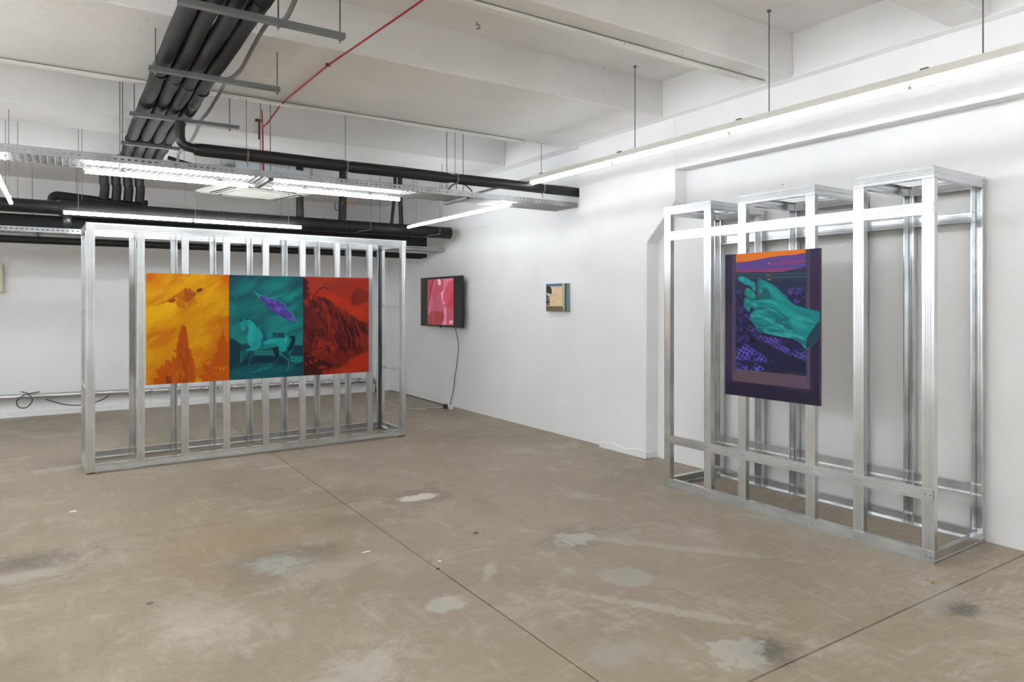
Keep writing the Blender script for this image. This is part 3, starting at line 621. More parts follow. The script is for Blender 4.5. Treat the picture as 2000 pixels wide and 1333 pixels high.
A.blob(300, 545, 70, 40, (44, 164, 176), .9, .4); A.blob(400, 600, 60, 34, (36, 150, 150), .8, .5); A.line([(372, 560), (360, 590)], 7, hd, .7, 6); A.line([(250, 580), (350, 640), (440, 668)], 8, hd, .8, 8); A.line([(450, 600), (480, 680), (505, 745)], 9, (22, 110, 118), .9, 9)
A.poly([(372, 695), (410, 695), (460, 740), (515, 790), (522, 850), (500, 878), (440, 870), (360, 830), (335, 770)], (32, 124, 122), 8); A.blob(470, 800, 50, 50, (40, 150, 148), .8); A.blob(390, 725, 40, 30, (44, 150, 146), .8); A.line([(365, 700), (345, 780), (420, 850)], 14, (18, 76, 80), .7, 14)
A.poly([(330, 870), (370, 850), (450, 880), (445, 980), (420, 1090), (380, 1070), (335, 1010)], (28, 116, 112), 10); A.blob(395, 910, 36, 44, (40, 156, 140), .9); A.blob(405, 1020, 34, 50, (36, 128, 136), .9); A.line([(345, 970), (420, 985)], 10, hd, .7, 8); A.line([(335, 1010), (420, 1095)], 10, hd, .8, 8)
hand = [(440, 900), (520, 890), (640, 880), (760, 872), (860, 895), (1000, 950), (1100, 1020), (1220, 1110), (1380, 1190), (1500, 1260), (1470, 1330), (1400, 1420), (1330, 1550), (1310, 1680), (1230, 1590), (1110, 1510), (900, 1480), (740, 1440), (600, 1410), (540, 1390), (500, 1290), (420, 1200), (440, 1110), (500, 1050), (450, 1010), (435, 950)]
A.poly(hand, h0, 8); hmk = A.mask(hand, 8)
A.noise((20, 88, 100), .46, .66, 80, 70, .4, 2.5, .75, mask=hmk); A.noise((60, 172, 166), .55, .75, 60, 77, .5, 3, .55, mask=hmk)
A.blob(720, 910, 330, 50, h1, .9, .06); A.blob(1060, 1090, 330, 110, (36, 150, 146), .9, .6); A.blob(1300, 1300, 220, 120, (24, 140, 138), .9, .5); A.blob(600, 1080, 160, 40, h1, .9, -.1); A.blob(760, 1200, 120, 36, (38, 148, 142), .8, 0); A.blob(850, 1340, 190, 36, (38, 150, 144), .8, .1); A.blob(800, 1430, 200, 30, (34, 130, 126), .8, .15)
A.line([(450, 1090), (520, 1040), (600, 1020), (700, 1000), (820, 1040), (960, 1140), (1040, 1200)], 16, (16, 72, 88), .85, 20); A.line([(470, 1200), (560, 1190), (700, 1150), (860, 1190), (1000, 1230)], 18, (16, 78, 90), .7, 24); A.line([(540, 1300), (700, 1300), (860, 1260), (1050, 1310)], 16, (16, 80, 92), .7, 22); A.line([(560, 1390), (700, 1390), (1000, 1400), (1170, 1430)], 14, (16, 78, 88), .6, 20); A.line([(800, 880), (900, 960), (1040, 1060)], 12, (22, 100, 112), .6, 20); A.line([(440, 900), (520, 888), (760, 870), (1000, 948), (1500, 1258)], 8, hd, .7, 8)
A.poly([(1500, 1255), (1540, 1225), (1535, 1400), (1490, 1540), (1400, 1640), (1320, 1685), (1310, 1600), (1340, 1480), (1400, 1390)], (32, 62, 74), 6); A.line([(1320, 1680), (1400, 1640), (1490, 1540), (1535, 1400)], 6, (70, 130, 120), .6); A.line([(1500, 1255), (1400, 1390), (1340, 1480), (1310, 1600), (1315, 1680)], 6, (40, 120, 120), .8)
A.line([(480, 575), (530, 660), (545, 780), (540, 860)], 6, (110, 90, 80), .9, 4); A.line([(545, 810), (640, 755)], 5, (150, 80, 70), .9, 4)
A.c = np.clip(A.c*.95, 0, 1); hands = A
# --- screen image
A = Art(72, 116, [(198, 172), (845, 130), (862, 1195), (222, 1168)])
A.fill((172, 62, 88)); A.noise((200, 100, 128), .5, .75, 120, 2, 1.3, 2.6, .7); A.noise((150, 34, 52), .5, .7, 110, 6, 1.3, 2.6, .7)
A.poly([(200, 170), (340, 165), (300, 400), (280, 600), (225, 760), (215, 500)], (150, 34, 66), 30, .9); A.line([(330, 200), (270, 420), (250, 640), (228, 790)], 22, (126, 20, 30), .8, 20); A.line([(400, 190), (350, 300), (350, 470)], 14, (214, 126, 150), .8, 10); A.line([(300, 190), (250, 300)], 12, (220, 120, 160), .6, 10)
A.poly([(222, 1168), (215, 980), (300, 880), (420, 880), (560, 900), (600, 820), (632, 1040), (572, 1175)], (140, 26, 34), 16, .9); A.poly([(380, 620), (560, 600), (540, 760), (440, 860), (340, 800)], (150, 60, 92), 40, .7)
A.poly([(575, 140), (850, 130), (845, 200), (740, 240), (650, 360), (600, 480), (560, 500), (610, 330)], (206, 110, 132), 16, .9); A.poly([(440, 158), (505, 155), (535, 230), (510, 300), (480, 295)], (216, 178, 170), 8); A.poly([(700, 240), (850, 160), (858, 700), (760, 800), (640, 620), (640, 420)], (190, 64, 84), 22, .85); A.poly([(790, 480), (858, 460), (862, 800), (700, 780)], (178, 30, 42), 24, .9)
A.poly([(535, 450), (610, 400), (590, 560), (600, 650), (655, 690), (600, 720), (560, 600)], (222, 140, 160), 10, .95); A.poly([(600, 810), (680, 795), (692, 1188), (570, 1180), (634, 1040)], (196, 118, 142), 8); A.poly([(692, 810), (858, 800), (862, 1195), (694, 1188)], (172, 62, 88), 8)
for i in range(8): A.blob(345+((i*37) % 30), 930+i*30, 14, 12, (226, 160, 170), .9)
for i in range(7): A.line([(430+i*16, 560+i*10), (400+i*22, 840-i*8)], 5, (206, 110, 130), .5, 5)
A.poly([(760, 1092), (800, 1090), (798, 1158), (760, 1156)], (226, 190, 180), 5); A.poly([(806, 1092), (852, 1090), (850, 1104), (826, 1106), (824, 1156), (806, 1158)], (226, 190, 180), 5); A.line([(826, 1126), (848, 1126)], 10, (226, 190, 180), 1); A.line([(770, 1112), (790, 1112)], 6, (172, 62, 88), 1); A.line([(770, 1136), (790, 1136)], 6, (172, 62, 88), 1)
screen = A
# --- small picture
A = Art(64, 76, [(132, 170), (925, 140), (925, 1130), (132, 1135)])
A.fill((224, 198, 158)); A.noise((232, 206, 176), .4, .7, 200, 2); A.blob(640, 820, 160, 90, (236, 196, 168), .8); A.blob(600, 660, 200, 150, (214, 200, 158), .6)
A.poly([(132, 160), (760, 140), (750, 250), (280, 262), (132, 260)], (84, 122, 158), 10); A.poly([(132, 165), (760, 142), (760, 175), (132, 205)], (96, 104, 124), 16, .7)
A.poly([(132, 250), (190, 232), (260, 240), (320, 290), (350, 380), (352, 480), (340, 540), (290, 600), (270, 780), (285, 900), (132, 940)], (58, 56, 54), 8)
A.poly([(150, 480), (230, 500), (330, 520), (320, 600), (290, 570), (280, 640), (290, 740), (250, 740), (240, 600), (160, 560)], (206, 196, 194), 10); A.poly([(160, 620), (210, 640), (200, 720), (230, 790), (180, 760)], (150, 148, 146), 12); A.line([(160, 920), (200, 870), (270, 840)], 14, (210, 206, 198), .9, 8); A.blob(240, 860, 40, 20, (240, 238, 230), .9)
A.poly([(132, 940), (290, 945), (760, 940), (820, 1120), (132, 1140)], (118, 104, 86), 8); A.noise((92, 84, 68), .5, .7, 80, 5, 0, 3, .7, mask=A.mask([(132, 950), (760, 950), (820, 1120), (132, 1130)], 20)); A.line([(290, 945), (755, 940)], 10, (238, 204, 158), .9)
A.poly([(745, 150), (830, 145), (830, 1120), (760, 960)], (206, 186, 140), 6); A.line([(770, 220), (775, 930)], 26, (172, 150, 112), .8, 10); A.poly([(828, 145), (925, 140), (925, 1125), (828, 1120)], (52, 98, 104), 5); A.line([(905, 150), (905, 1120)], 26, (56, 84, 104), .8, 16); A.line([(840, 160), (840, 1110)], 14, (90, 134, 112), .8, 8)
for p in ([(400, 520), (430, 600), (470, 560), (600, 560)], [(480, 590), (560, 600), (640, 540)], [(500, 700), (580, 672), (700, 680)], [(360, 750), (420, 775), (450, 760), (460, 790), (520, 765)], [(560, 760), (620, 745), (640, 800), (700, 780)], [(640, 850), (700, 840)]):
    A.line(p, 7, (140, 120, 84), .75, 6)
small = A

def canvas(name, loc, label, art, O, U, wu, hv, N, th, edge, mat='oil_paint', face_name='painted_face'):
    """stretched canvas: O top-left of the face, U right, N outward normal"""
    t = thing(name, loc, label, 'painting')
    O, U, N = V(O), V(U), V(N)
    ctr = O+U*(wu/2)-ez*(hv/2)-N*(th/2+.0006)
    MB().obox(ctr, U, N, ez, wu/2, th/2, hv/2).build('canvas_edge', edge, t, .0015)
    picture(face_name, art, O, U, -ez, wu, hv, mat, t)
    MB().obox(ctr-N*(th/2-.002), U, N, ez, wu/2-.02, .003, hv/2-.02).build('stretcher', 'raw_canvas', t)
    return t
N1 = -E2
for i, (art, lab, edge, u0, u1) in enumerate(((orange, 'orange and yellow painting of a flying bird above conifers, leftmost on the long steel frame', 'yellow_edge', .449, 1.149),
                                     (teal, 'teal painting of a walking horse under a violet cloth, between the orange and red paintings', 'grey_blue_edge', 1.153, 1.853),
                                     (red, 'dark red painting of rocks and a bare branch, rightmost on the long steel frame', 'purple_edge', 1.857, 2.557))):
    O = V((O1.x, O1.y, 0))+E1*u0-E2*.024+ez*1.729
    canvas('painting', tuple(O-ez*.995+E1*.35), lab, art, O, E1, u1-u0, .995, N1, .018, edge)
O = V((O2.x, O2.y, 0))+FA*1.398-FD*.03+ez*1.808
canvas('painting', tuple(O-ez*1.0-FA*.365), 'tall painting of two teal hands before a violet sunset sea, hung on the three-tower frame', hands, O, -FA, .732, 1.005, -FD, .024, 'purple_edge')
O = V((XA-.045, 6.345, 1.682))
canvas('painting', (XA, 6.15, 1.37), 'small pale painting with a grey half face and teal edge on the white wall', small, O, -ey, .385, .312, -ex, .043, 'grey_blue_edge')

# ------------------------------------------------------------------ wall screen
ty0, ty1, tz0, tz1 = 8.19, 9.46, 1.13, 1.845; tx = XA-.115
TV = thing('wall_screen', (XA-.05, (ty0+ty1)/2, tz0), 'wide black wall screen showing a pink and red picture, beside the corner', 'screen')
MB().box(tx, ty0, tz0, tx+.035, ty1, tz1).build('casing', 'black_plastic', TV, .004)
MB().box(tx+.035, ty0+.3, tz0+.12, tx+.06, ty1-.3, tz1-.2).build('rear_cover', 'black_plastic', TV, .01)
MB().box(tx+.06, ty0+.5, tz0+.3, XA, ty1-.5, tz1-.25).build('wall_bracket', 'strut_grey', TV)
MB().box(tx-.001, (ty0+ty1)/2-.02, tz0-.012, tx+.02, (ty0+ty1)/2+.02, tz0+.001).build('sensor', 'black_plastic', TV)
yc = 8.80
picture('lit_picture', screen, (tx-.0015, 9.22, 1.815), -ey, -ez, .80, .655, 'lit_screen', TV)
cb = MB().tube(smooth_path([(XA-.09, 8.42, 1.14), (XA-.03, 8.44, .9), (XA-.02, 8.5, .62), (XA-.018, 8.56, .45), (XA-.02, 8.6, .25), (XA-.03, 8.66, .08), (XA-.07, 8.6, .02)]), .0045, 6)
tag(cb.build('screen_cable', 'black_cable'), 'thin black cable hanging from the wall screen down to the socket strip', 'cable')
ps = thing('socket_strip', (4.5, 8.46, 0), 'white socket strip with black plug lying on the floor below the wall screen', 'socket strip')
MB().obox((4.53, 8.5, .022), V((.3, .95, 0)), V((.95, -.3, 0)), ez, .1, .028, .02).build('body', 'white_plastic', ps, .006)
MB().obox((4.49, 8.56, .03), V((.3, .95, 0)), V((.95, -.3, 0)), ez, .035, .03, .028).build('plug', 'black_plastic', ps, .006)
wc = MB().tube(smooth_path([(4.5, 8.6, .006), (4.3, 8.7, .006), (4.15, 8.6, .006), (4.0, 9.0, .006), (4.05, 9.5, .006), (4.12, 10.0, .02), (4.3, 10.6, .1), (4.36, 10.8, .2)]), .005, 6)
tag(wc.build('floor_cable', 'white_cable'), 'white cable lying on the floor between socket strip and back wall corner', 'cable')
bc_ = MB().tube(smooth_path([(4.5, 8.62, .006), (4.6, 8.9, .006), (4.63, 9.4, .006), (4.64, 10.2, .006), (4.62, 10.8, .01)]), .005, 6)
tag(bc_.build('floor_cable', 'black_cable'), 'black cable along the foot of the right wall behind the socket strip', 'cable')

# ------------------------------------------------------------------ lights
def led_tube(parent, p0, p1, zc, name='diffuser', mat='led', r=.0165, pw=.005):
    """LED diffuser bar with end caps and a white back plate, along p0->p1"""
    p0, p1 = V((*p0, zc)), V((*p1, zc)); A = (p1-p0).normalized(); S = ez.cross(A); L = (p1-p0).length
    prof = [(r*math.cos(k*math.pi/4), r*math.sin(k*math.pi/4)) for k in range(8)]
    MB().prism(prof, p0+A*.012, S, ez, A, L-.024).build(name, mat, parent)
    MB().prism([(-pw, r-.001), (pw, r-.001), (pw, r+.006), (-pw, r+.006)], p0, S, ez, A, L).build('back_plate', 'white_plastic', parent)
    for q in (p0, p1-A*.012): MB().prism([(-.016, .004), (-.016, -.01), (0, -.02), (.016, -.01), (.016, .004)], q, S, ez, A, .012).build('end_cap', 'white_plastic', parent)
# long line over the right frame
Z1 = 2.70
L1 = thing('linear_light', (4.01, 1.5, Z1-.02), 'long white LED line hung above the three-tower frame along the right wall', 'ceiling light')
k = 0; y = 5.78
while y > -3:
    led_tube(L1, (4.01, y-1.248), (4.01, y), Z1-.016, mat='led_line', r=.02); y -= 1.252
MB().prism([(-.016, .006), (.016, .006), (.016, .05), (-.016, .05)], (4.01, y, Z1), ex, ez, ey, 5.95-y).build('rail', 'white_plastic', L1)
MB().prism([(-.012, .02), (.012, .02), (.012, .042), (-.012, .042)], (4.01, 5.95, Z1), ex, ez, ey, 1.2).build('conduit', 'strut_grey', L1)
for yy in (4.254, 2.953, 1.66, .36, -1.0):
    top = ZC if not (4.42 < yy < 5.86) else ZB
    r = MB().tube([(4.01, yy, Z1+.05), (4.01, yy, top)], .004, 6); r.tube([(4.01, yy, top-.012), (4.01, yy, top)], .014, 8); r.build('hanging_rod', 'rod_steel', L1)
for yy in (5.6, 4.45, 3.2, 1.95):
    MB().obox((4.01, yy, Z1+.056), ex, ey, ez, .01, .02, .006).build('clip', 'rod_steel', L1)
# lights under the tray
def light(label, segs, z, rods=(), grp=None, pw=.005, mat='led', trough=False):
    c = V(((segs[0][0][0]+segs[-1][1][0])/2, (segs[0][0][1]+segs[-1][1][1])/2, z-.02))
    t = thing('linear_light', c, label, 'ceiling light', grp)
    for a_, b_ in segs: led_tube(t, a_, b_, z, pw=pw, mat=mat)
    if trough:                       # added fill fitting: an opaque white trough throws the light up to the ceiling
        for a_, b_ in segs:
            a3, b3 = V((*a_, z)), V((*b_, z)); A_ = (b3-a3).normalized(); S_ = ez.cross(A_)
            MB().prism([(-.06, .035), (-.03, -.03), (.03, -.03), (.06, .035), (.054, .035), (.026, -.025), (-.026, -.025), (-.054, .035)], a3, S_, ez, A_, (b3-a3).length).build('trough', 'white_plastic', t)
    for (rx, ry, zt) in rods:
        MB().tube([(rx, ry, z+.018), (rx, ry, zt)], .003, 6).build('hanging_rod', 'rod_steel', t)
        MB().obox((rx, ry, z+.022), ex, ey, ez, .02, .02, .005).build('clip', 'rod_steel', t)
    return t
light('white LED tube under the perforated cable tray, left of the tray bracket', [((.145, 6.08), (1.33, 6.08))], 2.45, [(.4, 6.08, 2.5), (1.1, 6.08, 2.5)], pw=.016, mat='led_tube')
light('white LED tube under the perforated cable tray, right of the tray bracket', [((1.52, 6.08), (2.705, 6.08))], 2.45, [(1.8, 6.08, 2.5), (2.4, 6.08, 2.5)], pw=.016, mat='led_tube')
light('white LED line running from the cable tray towards the back wall above the wall screen', [((3.785, 5.8), (3.785, 7.03)), ((3.785, 7.035), (3.785, 8.26))], 2.455, [(3.785, 6.02, 2.5), (3.785, 7.3, ZB), (3.785, 8.1, ZC)], mat='led_side')
light('white LED line hung lengthwise just above and behind the long steel frame', [((.02, 8.12), (1.2, 8.15)), ((1.205, 8.15), (2.385, 8.18))], 2.358, [(.15, 8.125, ZC), (1.228, 8.151, ZC), (2.232, 8.176, ZC)], mat='led_tube')
segs = []; y = 7.62
while y > -3.5: segs.append(((-.37, y-1.248), (-.37, y))); y -= 1.252
light('white LED tube end at the far left edge of the photo beneath the tray', segs, 2.36, [(-.37, 7.3, ZB), (-.37, 5.0, ZB), (-.37, 1.9, ZB), (-.37, -1.2, ZB)], mat='led_line')
segs = []; y = 9.0
while y > -3.5: segs.append(((-3.9, y-1.248), (-3.9, y))); y -= 1.252
light('white LED line on the left side of the room, outside the photo', segs, 2.36, [(-3.9, 7.3, ZB), (-3.9, 1.9, ZB)])  # unseen line added as fill from the left

for yy, xa, nm in ((-.9, 2.6, 'nearest one'), (-1.75, 3.9, 'second one'), (-2.7, 3.9, 'third one'), (-3.6, 3.9, 'farthest one')):  # unseen upward lines added to brighten the whole room
    segs = [((xa-1.25*(k_+1), yy), (xa-1.25*k_-.004, yy)) for k_ in range(6)]
    light('white LED line across the room behind the camera, '+nm, segs, 2.5, [(xa-1.9, yy, ZC if yy > -2 else ZB), (xa-5.2, yy, ZC if yy > -2 else ZB)], mat='led_up', trough=True)
segs = []; y = 8.2
while y > 0: segs.append(((-2.2, y-1.248), (-2.2, y))); y -= 1.252
light('white LED line left of the pipes, outside the photo', segs, 2.36, [(-2.2, 7.3, ZB), (-2.2, 1.9, ZB)])  # second unseen line, added for more fill from the left

light('white LED line along the back wall left of the photo', [((-3.6, 8.6), (-2.35, 8.6)), ((-2.346, 8.6), (-1.1, 8.6))], 2.358, [(-3.4, 8.6, ZC), (-1.3, 8.6, ZC)])  # added out of view to brighten the back wall

# ------------------------------------------------------------------ cable trays
def tray(name, label, x0, x1, y0, y1, z0, hgt, rods, pitch=.045, brackets=(), slot_z=.55):
    t = thing(name, ((x0+x1)/2, (y0+y1)/2, z0), label, 'cable tray')
    base = MB().box(x0, y0, z0+.006, x1, y1, z0+.008); base.build('perforated_floor', 'tray', t)
    rb = MB(); n = int((x1-x0)/pitch)
    for i in range(n):
        xx = x0+(i+.25)*pitch; rb.prism([(0, 0), (.004, -.006), (pitch*.45, -.006), (pitch*.5, 0)], (xx, y0+.02, z0+.006), ex, ez, ey, y1-y0-.04)
    tag(rb.build('floor_ribs', 'tray', t), kind='stuff')
    hole = MB()
    for i in range(n):
        xx = x0+(i+.75)*pitch
        for j in range(3):
            yy = y0+.06+(y1-y0-.12)*j/2
            if (i+j) % 2: hole.box(xx-.007, yy-.012, z0+.0045, xx+.007, yy+.012, z0+.0058)
    tag(hole.build('floor_slots', 'hole_dark', t), kind='stuff')
    for yy, d in ((y0, 1), (y1, -1)):
        s = MB(); zs = z0+hgt*slot_z; hh = .0045
        s.box(x0, yy, z0, x1, yy+.0018*d, zs-hh); s.box(x0, yy, zs+hh, x1, yy+.0018*d, z0+hgt)
        for i in range(n+1):
            xx = x0+i*pitch; s.box(xx-pitch*.27, yy, zs-hh, min(x1, xx+pitch*.27), yy+.0018*d, zs+hh)
        s.prism([(0, 0), (.012*d, 0), (.012*d, -.002), (0, -.002)], (x0, yy, z0+hgt+.001), ey, ez, ex, x1-x0)
        s.build('slotted_side', 'tray', t)
    for rx, ry, zt in rods: MB().tube([(rx, ry, z0-.02), (rx, ry, zt)], .004, 6).build('hanging_rod', 'rod_steel', t)
    for bx in brackets:
        b = MB().channel((bx-.02, y0-.03, z0-.026), ex, ez, ey, y1-y0+.1, .041, .024, .006, ()); b.build('bracket', 'tray', t)
        b = MB()
        for i in range(10): b.box(bx-.012, y0-.02+i*.047, z0-.0275, bx+.012, y0-.004+i*.047, z0-.0262)
        tag(b.build('bracket_slots', 'hole_dark', t), kind='stuff')
    return t
tray('cable_tray', 'wide perforated zinc cable tray hung from the ceiling with LED tubes below it', -4.5, XA, 5.83, 6.2, 2.492, .052,
     [(1.46, 5.9, ZC), (3.29, 5.9, ZC), (1.46, 6.24, ZC), (3.29, 6.24, ZC), (.37, 5.9, ZC), (-.5, 6.24, ZC), (-.9, 5.9, ZC)], .045, (1.44, 3.29, -1.0))
tray('cable_tray', 'far perforated cable tray under the thick black duct, high on the back wall', -4.5, 4.62, 8.85, 9.08, 2.215, .052,
     [(-.25, 8.95, ZC), (.15, 9.1, ZC), (2.6, 9.1, ZC)], .045, (-.2, 1.9))
br = MB().tube([(.0, 8.9, 2.2), (.02, 9.6, 2.02), (.02, 10.9, 2.02)], .006, 6); br.tube([(.1, 8.9, 2.2), (.13, 9.7, 2.02), (.13, 10.9, 2.02)], .006, 6)
# cables arching out of the first tray
cc = MB().tube(smooth_path([(3.15, 6.0, 2.52), (3.22, 6.0, 2.62), (3.33, 6.02, 2.655), (3.45, 6.04, 2.61), (3.52, 6.05, 2.52)]), .006, 6)
tag(cc.build('tray_cable', 'black_cable'), 'black cable arching up out of the wide cable tray near the right bracket', 'cable')

# ------------------------------------------------------------------ four insulated pipes and their trapeze supports
bx = [.535, .632, .729, .826]
plabs = ['leftmost of four thick black insulated pipes running overhead', 'second from left of four thick black insulated pipes running overhead',
         'third from left of four thick black insulated pipes running overhead', 'rightmost of four thick black insulated pipes running overhead']
for i, x in enumerate(bx):
    t = thing('insulated_pipe', (x, 4.0, 2.9), plabs[i], 'pipe', 'black insulated pipes on the overhead trapeze')
    R = random.Random(i*5+1); zc = 2.945; xd = .40+i*.115; yd = 8.8
    pts = []; rad = []
    yy = -3.9
    while yy < 7.7:
        pts.append((x+R.uniform(-.007, .007), yy, zc+R.uniform(-.006, .008))); rad.append(.0475+R.uniform(-.002, .002)); yy += .37
    MB().tube(smooth_path(pts, 3), .0475, 16).build('foam_sleeve', 'black_foam', t)
    pe = V(pts[-1]); pth = smooth_path([pe-ey*.05, (x, 8.0, zc), (xd, yd-.2, zc), (xd, yd-.03, zc-.03), (xd, yd, zc-.15), (xd+.01, yd, 2.75), (xd, yd, 2.6)], 5)
    MB().tube(pth, .046, 14).build('bent_sleeve', 'dark_foam', t)
    for yj in (4.95+i*.09, 5.75-i*.06, 7.1+i*.1, 3.2+i*.1):
        MB().tube([(x, yj-.012, zc), (x, yj+.012, zc)], .0505, 16).build('tape_joint', 'dark_foam', t)
def trapeze(y, x0, x1, zb, rods, label):
    t = thing('pipe_support', ((x0+x1)/2, y, zb), label, 'pipe support', 'grey trapeze bars under the overhead pipes')
    MB().channel((x0, y-.02, zb), ey, ez, ex, x1-x0, .041, .028, .007, ()).build('strut_bar', 'strut_grey', t)
    for rx, zt in rods:
        rod = MB().tube([(rx, y, zb-.025), (rx, y, zt)], .0045, 6).build('hanging_rod', 'rod_steel', t)
        MB().tube([(rx, y, zb-.012), (rx, y, zb)], .011, 6, smooth=False).build('nut', 'rod_steel', rod)
trapeze(3.56, .46, 1.265, 2.86, [(.92, ZC), (1.24, ZC)], 'grey steel bar under the black pipes nearest the viewer, at the photo top')
trapeze(4.67, .445, 1.215, 2.86, [(.48, ZB), (1.2, ZB)], 'second nearest grey steel bar carrying the four black overhead pipes')
trapeze(5.84, .43, 1.20, 2.855, [(.46, ZB), (1.13, ZB)], 'third nearest grey steel bar carrying the four black overhead pipes')
trapeze(7.0, .45, 1.0, 2.87, [(.46, ZC), (.93, ZC)], 'farthest grey steel bar under the black pipes, just above the cable tray')
trapeze(1.6, .45, 1.25, 2.86, [(.47, ZC), (1.22, ZC)], 'grey steel bar carrying the black pipes above the camera, outside the photo')
fx = MB().tube(smooth_path([(.98, 3.0, 3.1), (.97, 3.42, 2.96), (.96, 3.6, 2.91), (.95, 3.9, 2.99), (.96, 4.3, 2.98), (.95, 4.55, 2.93), (.93, 4.7, 2.915), (.95, 5.0, 2.98), (.97, 5.35, 2.99), (.95, 5.7, 2.93), (.93, 5.9, 2.9), (.93, 6.4, 2.84), (.92, 7.0, 2.86), (.93, 7.2, 2.8), (.94, 7.35, 2.72)], 8), .0125, 10)
tag(fx.build('flexible_conduit', 'grey_conduit'), 'grey flexible conduit looping along the right side of the black overhead pipes', 'conduit')

# ------------------------------------------------------------------ long thin black pipe in front of the tray
t = thing('water_pipe', (2.8, 5.78, 2.59), 'long single black insulated pipe running above the cable tray to the right wall', 'pipe')
py, pz = 5.785, 2.645
for x0, x1 in ((.86, 2.06), (2.08, 3.08), (3.15, 4.15), (4.17, XA)):
    MB().tube([(x0, py, pz), (x0+.05, py, pz), ((x0+x1)/2, py, pz+.003), (x1-.04, py, pz), (x1, py, pz)], [.043, .05, .051, .05, .045], 16).build('foam_sleeve', 'dark_foam', t)
MB().tube([(3.06, py, pz), (3.17, py, pz)], .04, 14).build('pipe_joint', 'black_plastic', t)
MB().tube(smooth_path([(.9, py, pz), (.8, py, pz+.02), (.765, py, pz+.07), (.765, py, pz+.2)]), [.036]*19, 12).build('elbow', 'black_plastic', t)
for xc in (1.25, 2.07, 3.15, 4.16):
    MB().tube([(xc-.006, py, pz), (xc+.006, py, pz)], .0525, 14).build('clamp', 'rod_steel', t)
    MB().tube([(xc, py+.02, pz+.04), (xc, py+.02, ZB)], .003, 6).build('hanging_rod', 'rod_steel', t)
    MB().tube([(xc, py, pz-.05), (xc+.004, py, 2.55)], .004, 6).build('strap_tail', 'rod_steel', t)

# ------------------------------------------------------------------ back-wall services
d = thing('black_duct', (1, 8.45, 2.36), 'thick black round duct along the back wall, open at its right end', 'duct')
MB().tube([(-4.8, 8.45, 2.44), (-.02, 8.45, 2.44)], .07, 20).build('duct_section', 'dark_foam', d)
MB().tube([(-.02, 8.45, 2.44), (.0, 8.45, 2.44), (.05, 8.45, 2.438), (4.2, 8.45, 2.435), (4.5, 8.45, 2.435), (4.505, 8.45, 2.435)], [.07, .082, .084, .079, .079, .07], 24).build('duct_section', 'black_foam', d)
for xx in (1.3, 1.56, 1.95, 2.35, 2.75, 3.0, 3.9): MB().tube([(xx-.01, 8.45, 2.437), (xx+.01, 8.45, 2.437)], .0835, 20).build('tape_joint', 'dark_foam', d)
for xx in (1.35, 1.62, 2.0, 2.2): MB().tube([(xx, 8.40, 2.50), (xx, 8.38, 2.535)], .003, 5).build('tie_tail', 'black_cable', d)
for xx in (-.46, -.36, .19, 1.17, 1.56, 2.19, 2.24, 3.32, 3.52, 4.04, 4.31):
    MB().tube([(xx, 8.37 if xx in (3.32, 4.31) else 8.55, 2.41), (xx, 8.37 if xx in (3.32, 4.31) else 8.55, ZC)], .003, 6).build('hanging_rod', 'rod_steel', d)
for xx in (3.32, 4.31): MB().tube([(xx, 8.365, 2.405), (xx-.12, 8.38, 2.385), (xx-.2, 8.43, 2.36)], .006, 6).build('strap', 'rod_steel', d)
tag(MB().box(-4.8, 8.87, 2.229, 4.36, 9.05, 2.40).build('rectangular_duct', 'hole_dark', None, .004), 'flat-sided black duct lying in the far cable tray behind the round duct', 'duct')
tag(MB().tube([(-4.8, 9.3, 2.165), (4.45, 9.3, 2.165), (4.56, 9.3, 2.175)], [.042, .042, .03], 12).build('low_pipe', 'dark_foam'), 'lowest dark pipe just below the far cable tray', 'pipe')
tag(MB().tube(smooth_path([(-.06, 8.8, 2.46), (-.07, 8.8, 2.56), (-.04, 8.8, 2.605), (.05, 8.8, 2.605), (.4, 8.8, 2.58), (.72, 8.8, 2.555), (.78, 8.8, 2.58), (.78, 8.8, 2.62)], 6), .047, 14).build('linking_pipe', 'black_foam'), 'short black insulated pipe linking the four pipe drops to the thick round duct', 'pipe')
for i, (x, r, x2) in enumerate(((2.46, .045, 2.46), (3.01, .05, 2.99), (3.72, .022, 3.66), (3.79, .03, 3.80))):
    labs = ['black vertical pipe right of the air conditioner', 'black vertical pipe above the right end of the long frame', 'thin leaning black pipe above the screen-side end of the duct', 'thin upright black pipe beside the leaning one above the duct']
    tag(MB().tube([(x2, 8.5, 2.5), (x, 8.52, 3.0), (x, 8.52, ZC)], r, 14).build('vertical_pipe', 'dark_foam'), labs[i], 'pipe')
# plastic-wrapped trap below the duct
tr = MB().tube([(.06, 8.42, 2.37), (.06, 8.40, 2.33), (.06, 8.40, 2.26), (.06, 8.40, 2.235)], [.035, .042, .038, .02], 14)
tag(tr.build('drain_trap', 'black_plastic'), 'shiny dark cup hanging below the thick black duct at left', 'trap')
# tangle of wires above the long frame
for k_, (mt, lab, o_) in enumerate((('blue_wire', 'short blue loose wire bundle above the thick black duct', 0), ('orange_wire', 'orange loose wire end above the thick black duct', .1))):
    R = random.Random(k_+3); p = V((3.035, 8.5, 2.66+o_)); q = [p.copy()]
    for _ in range(10): q.append(q[-1]+V((R.uniform(-.05, .06), R.uniform(-.02, .02), R.uniform(-.05, .05))))
    tag(MB().tube(smooth_path(q, 4), .006, 6).build('loose_wire', mt), lab, 'wire')
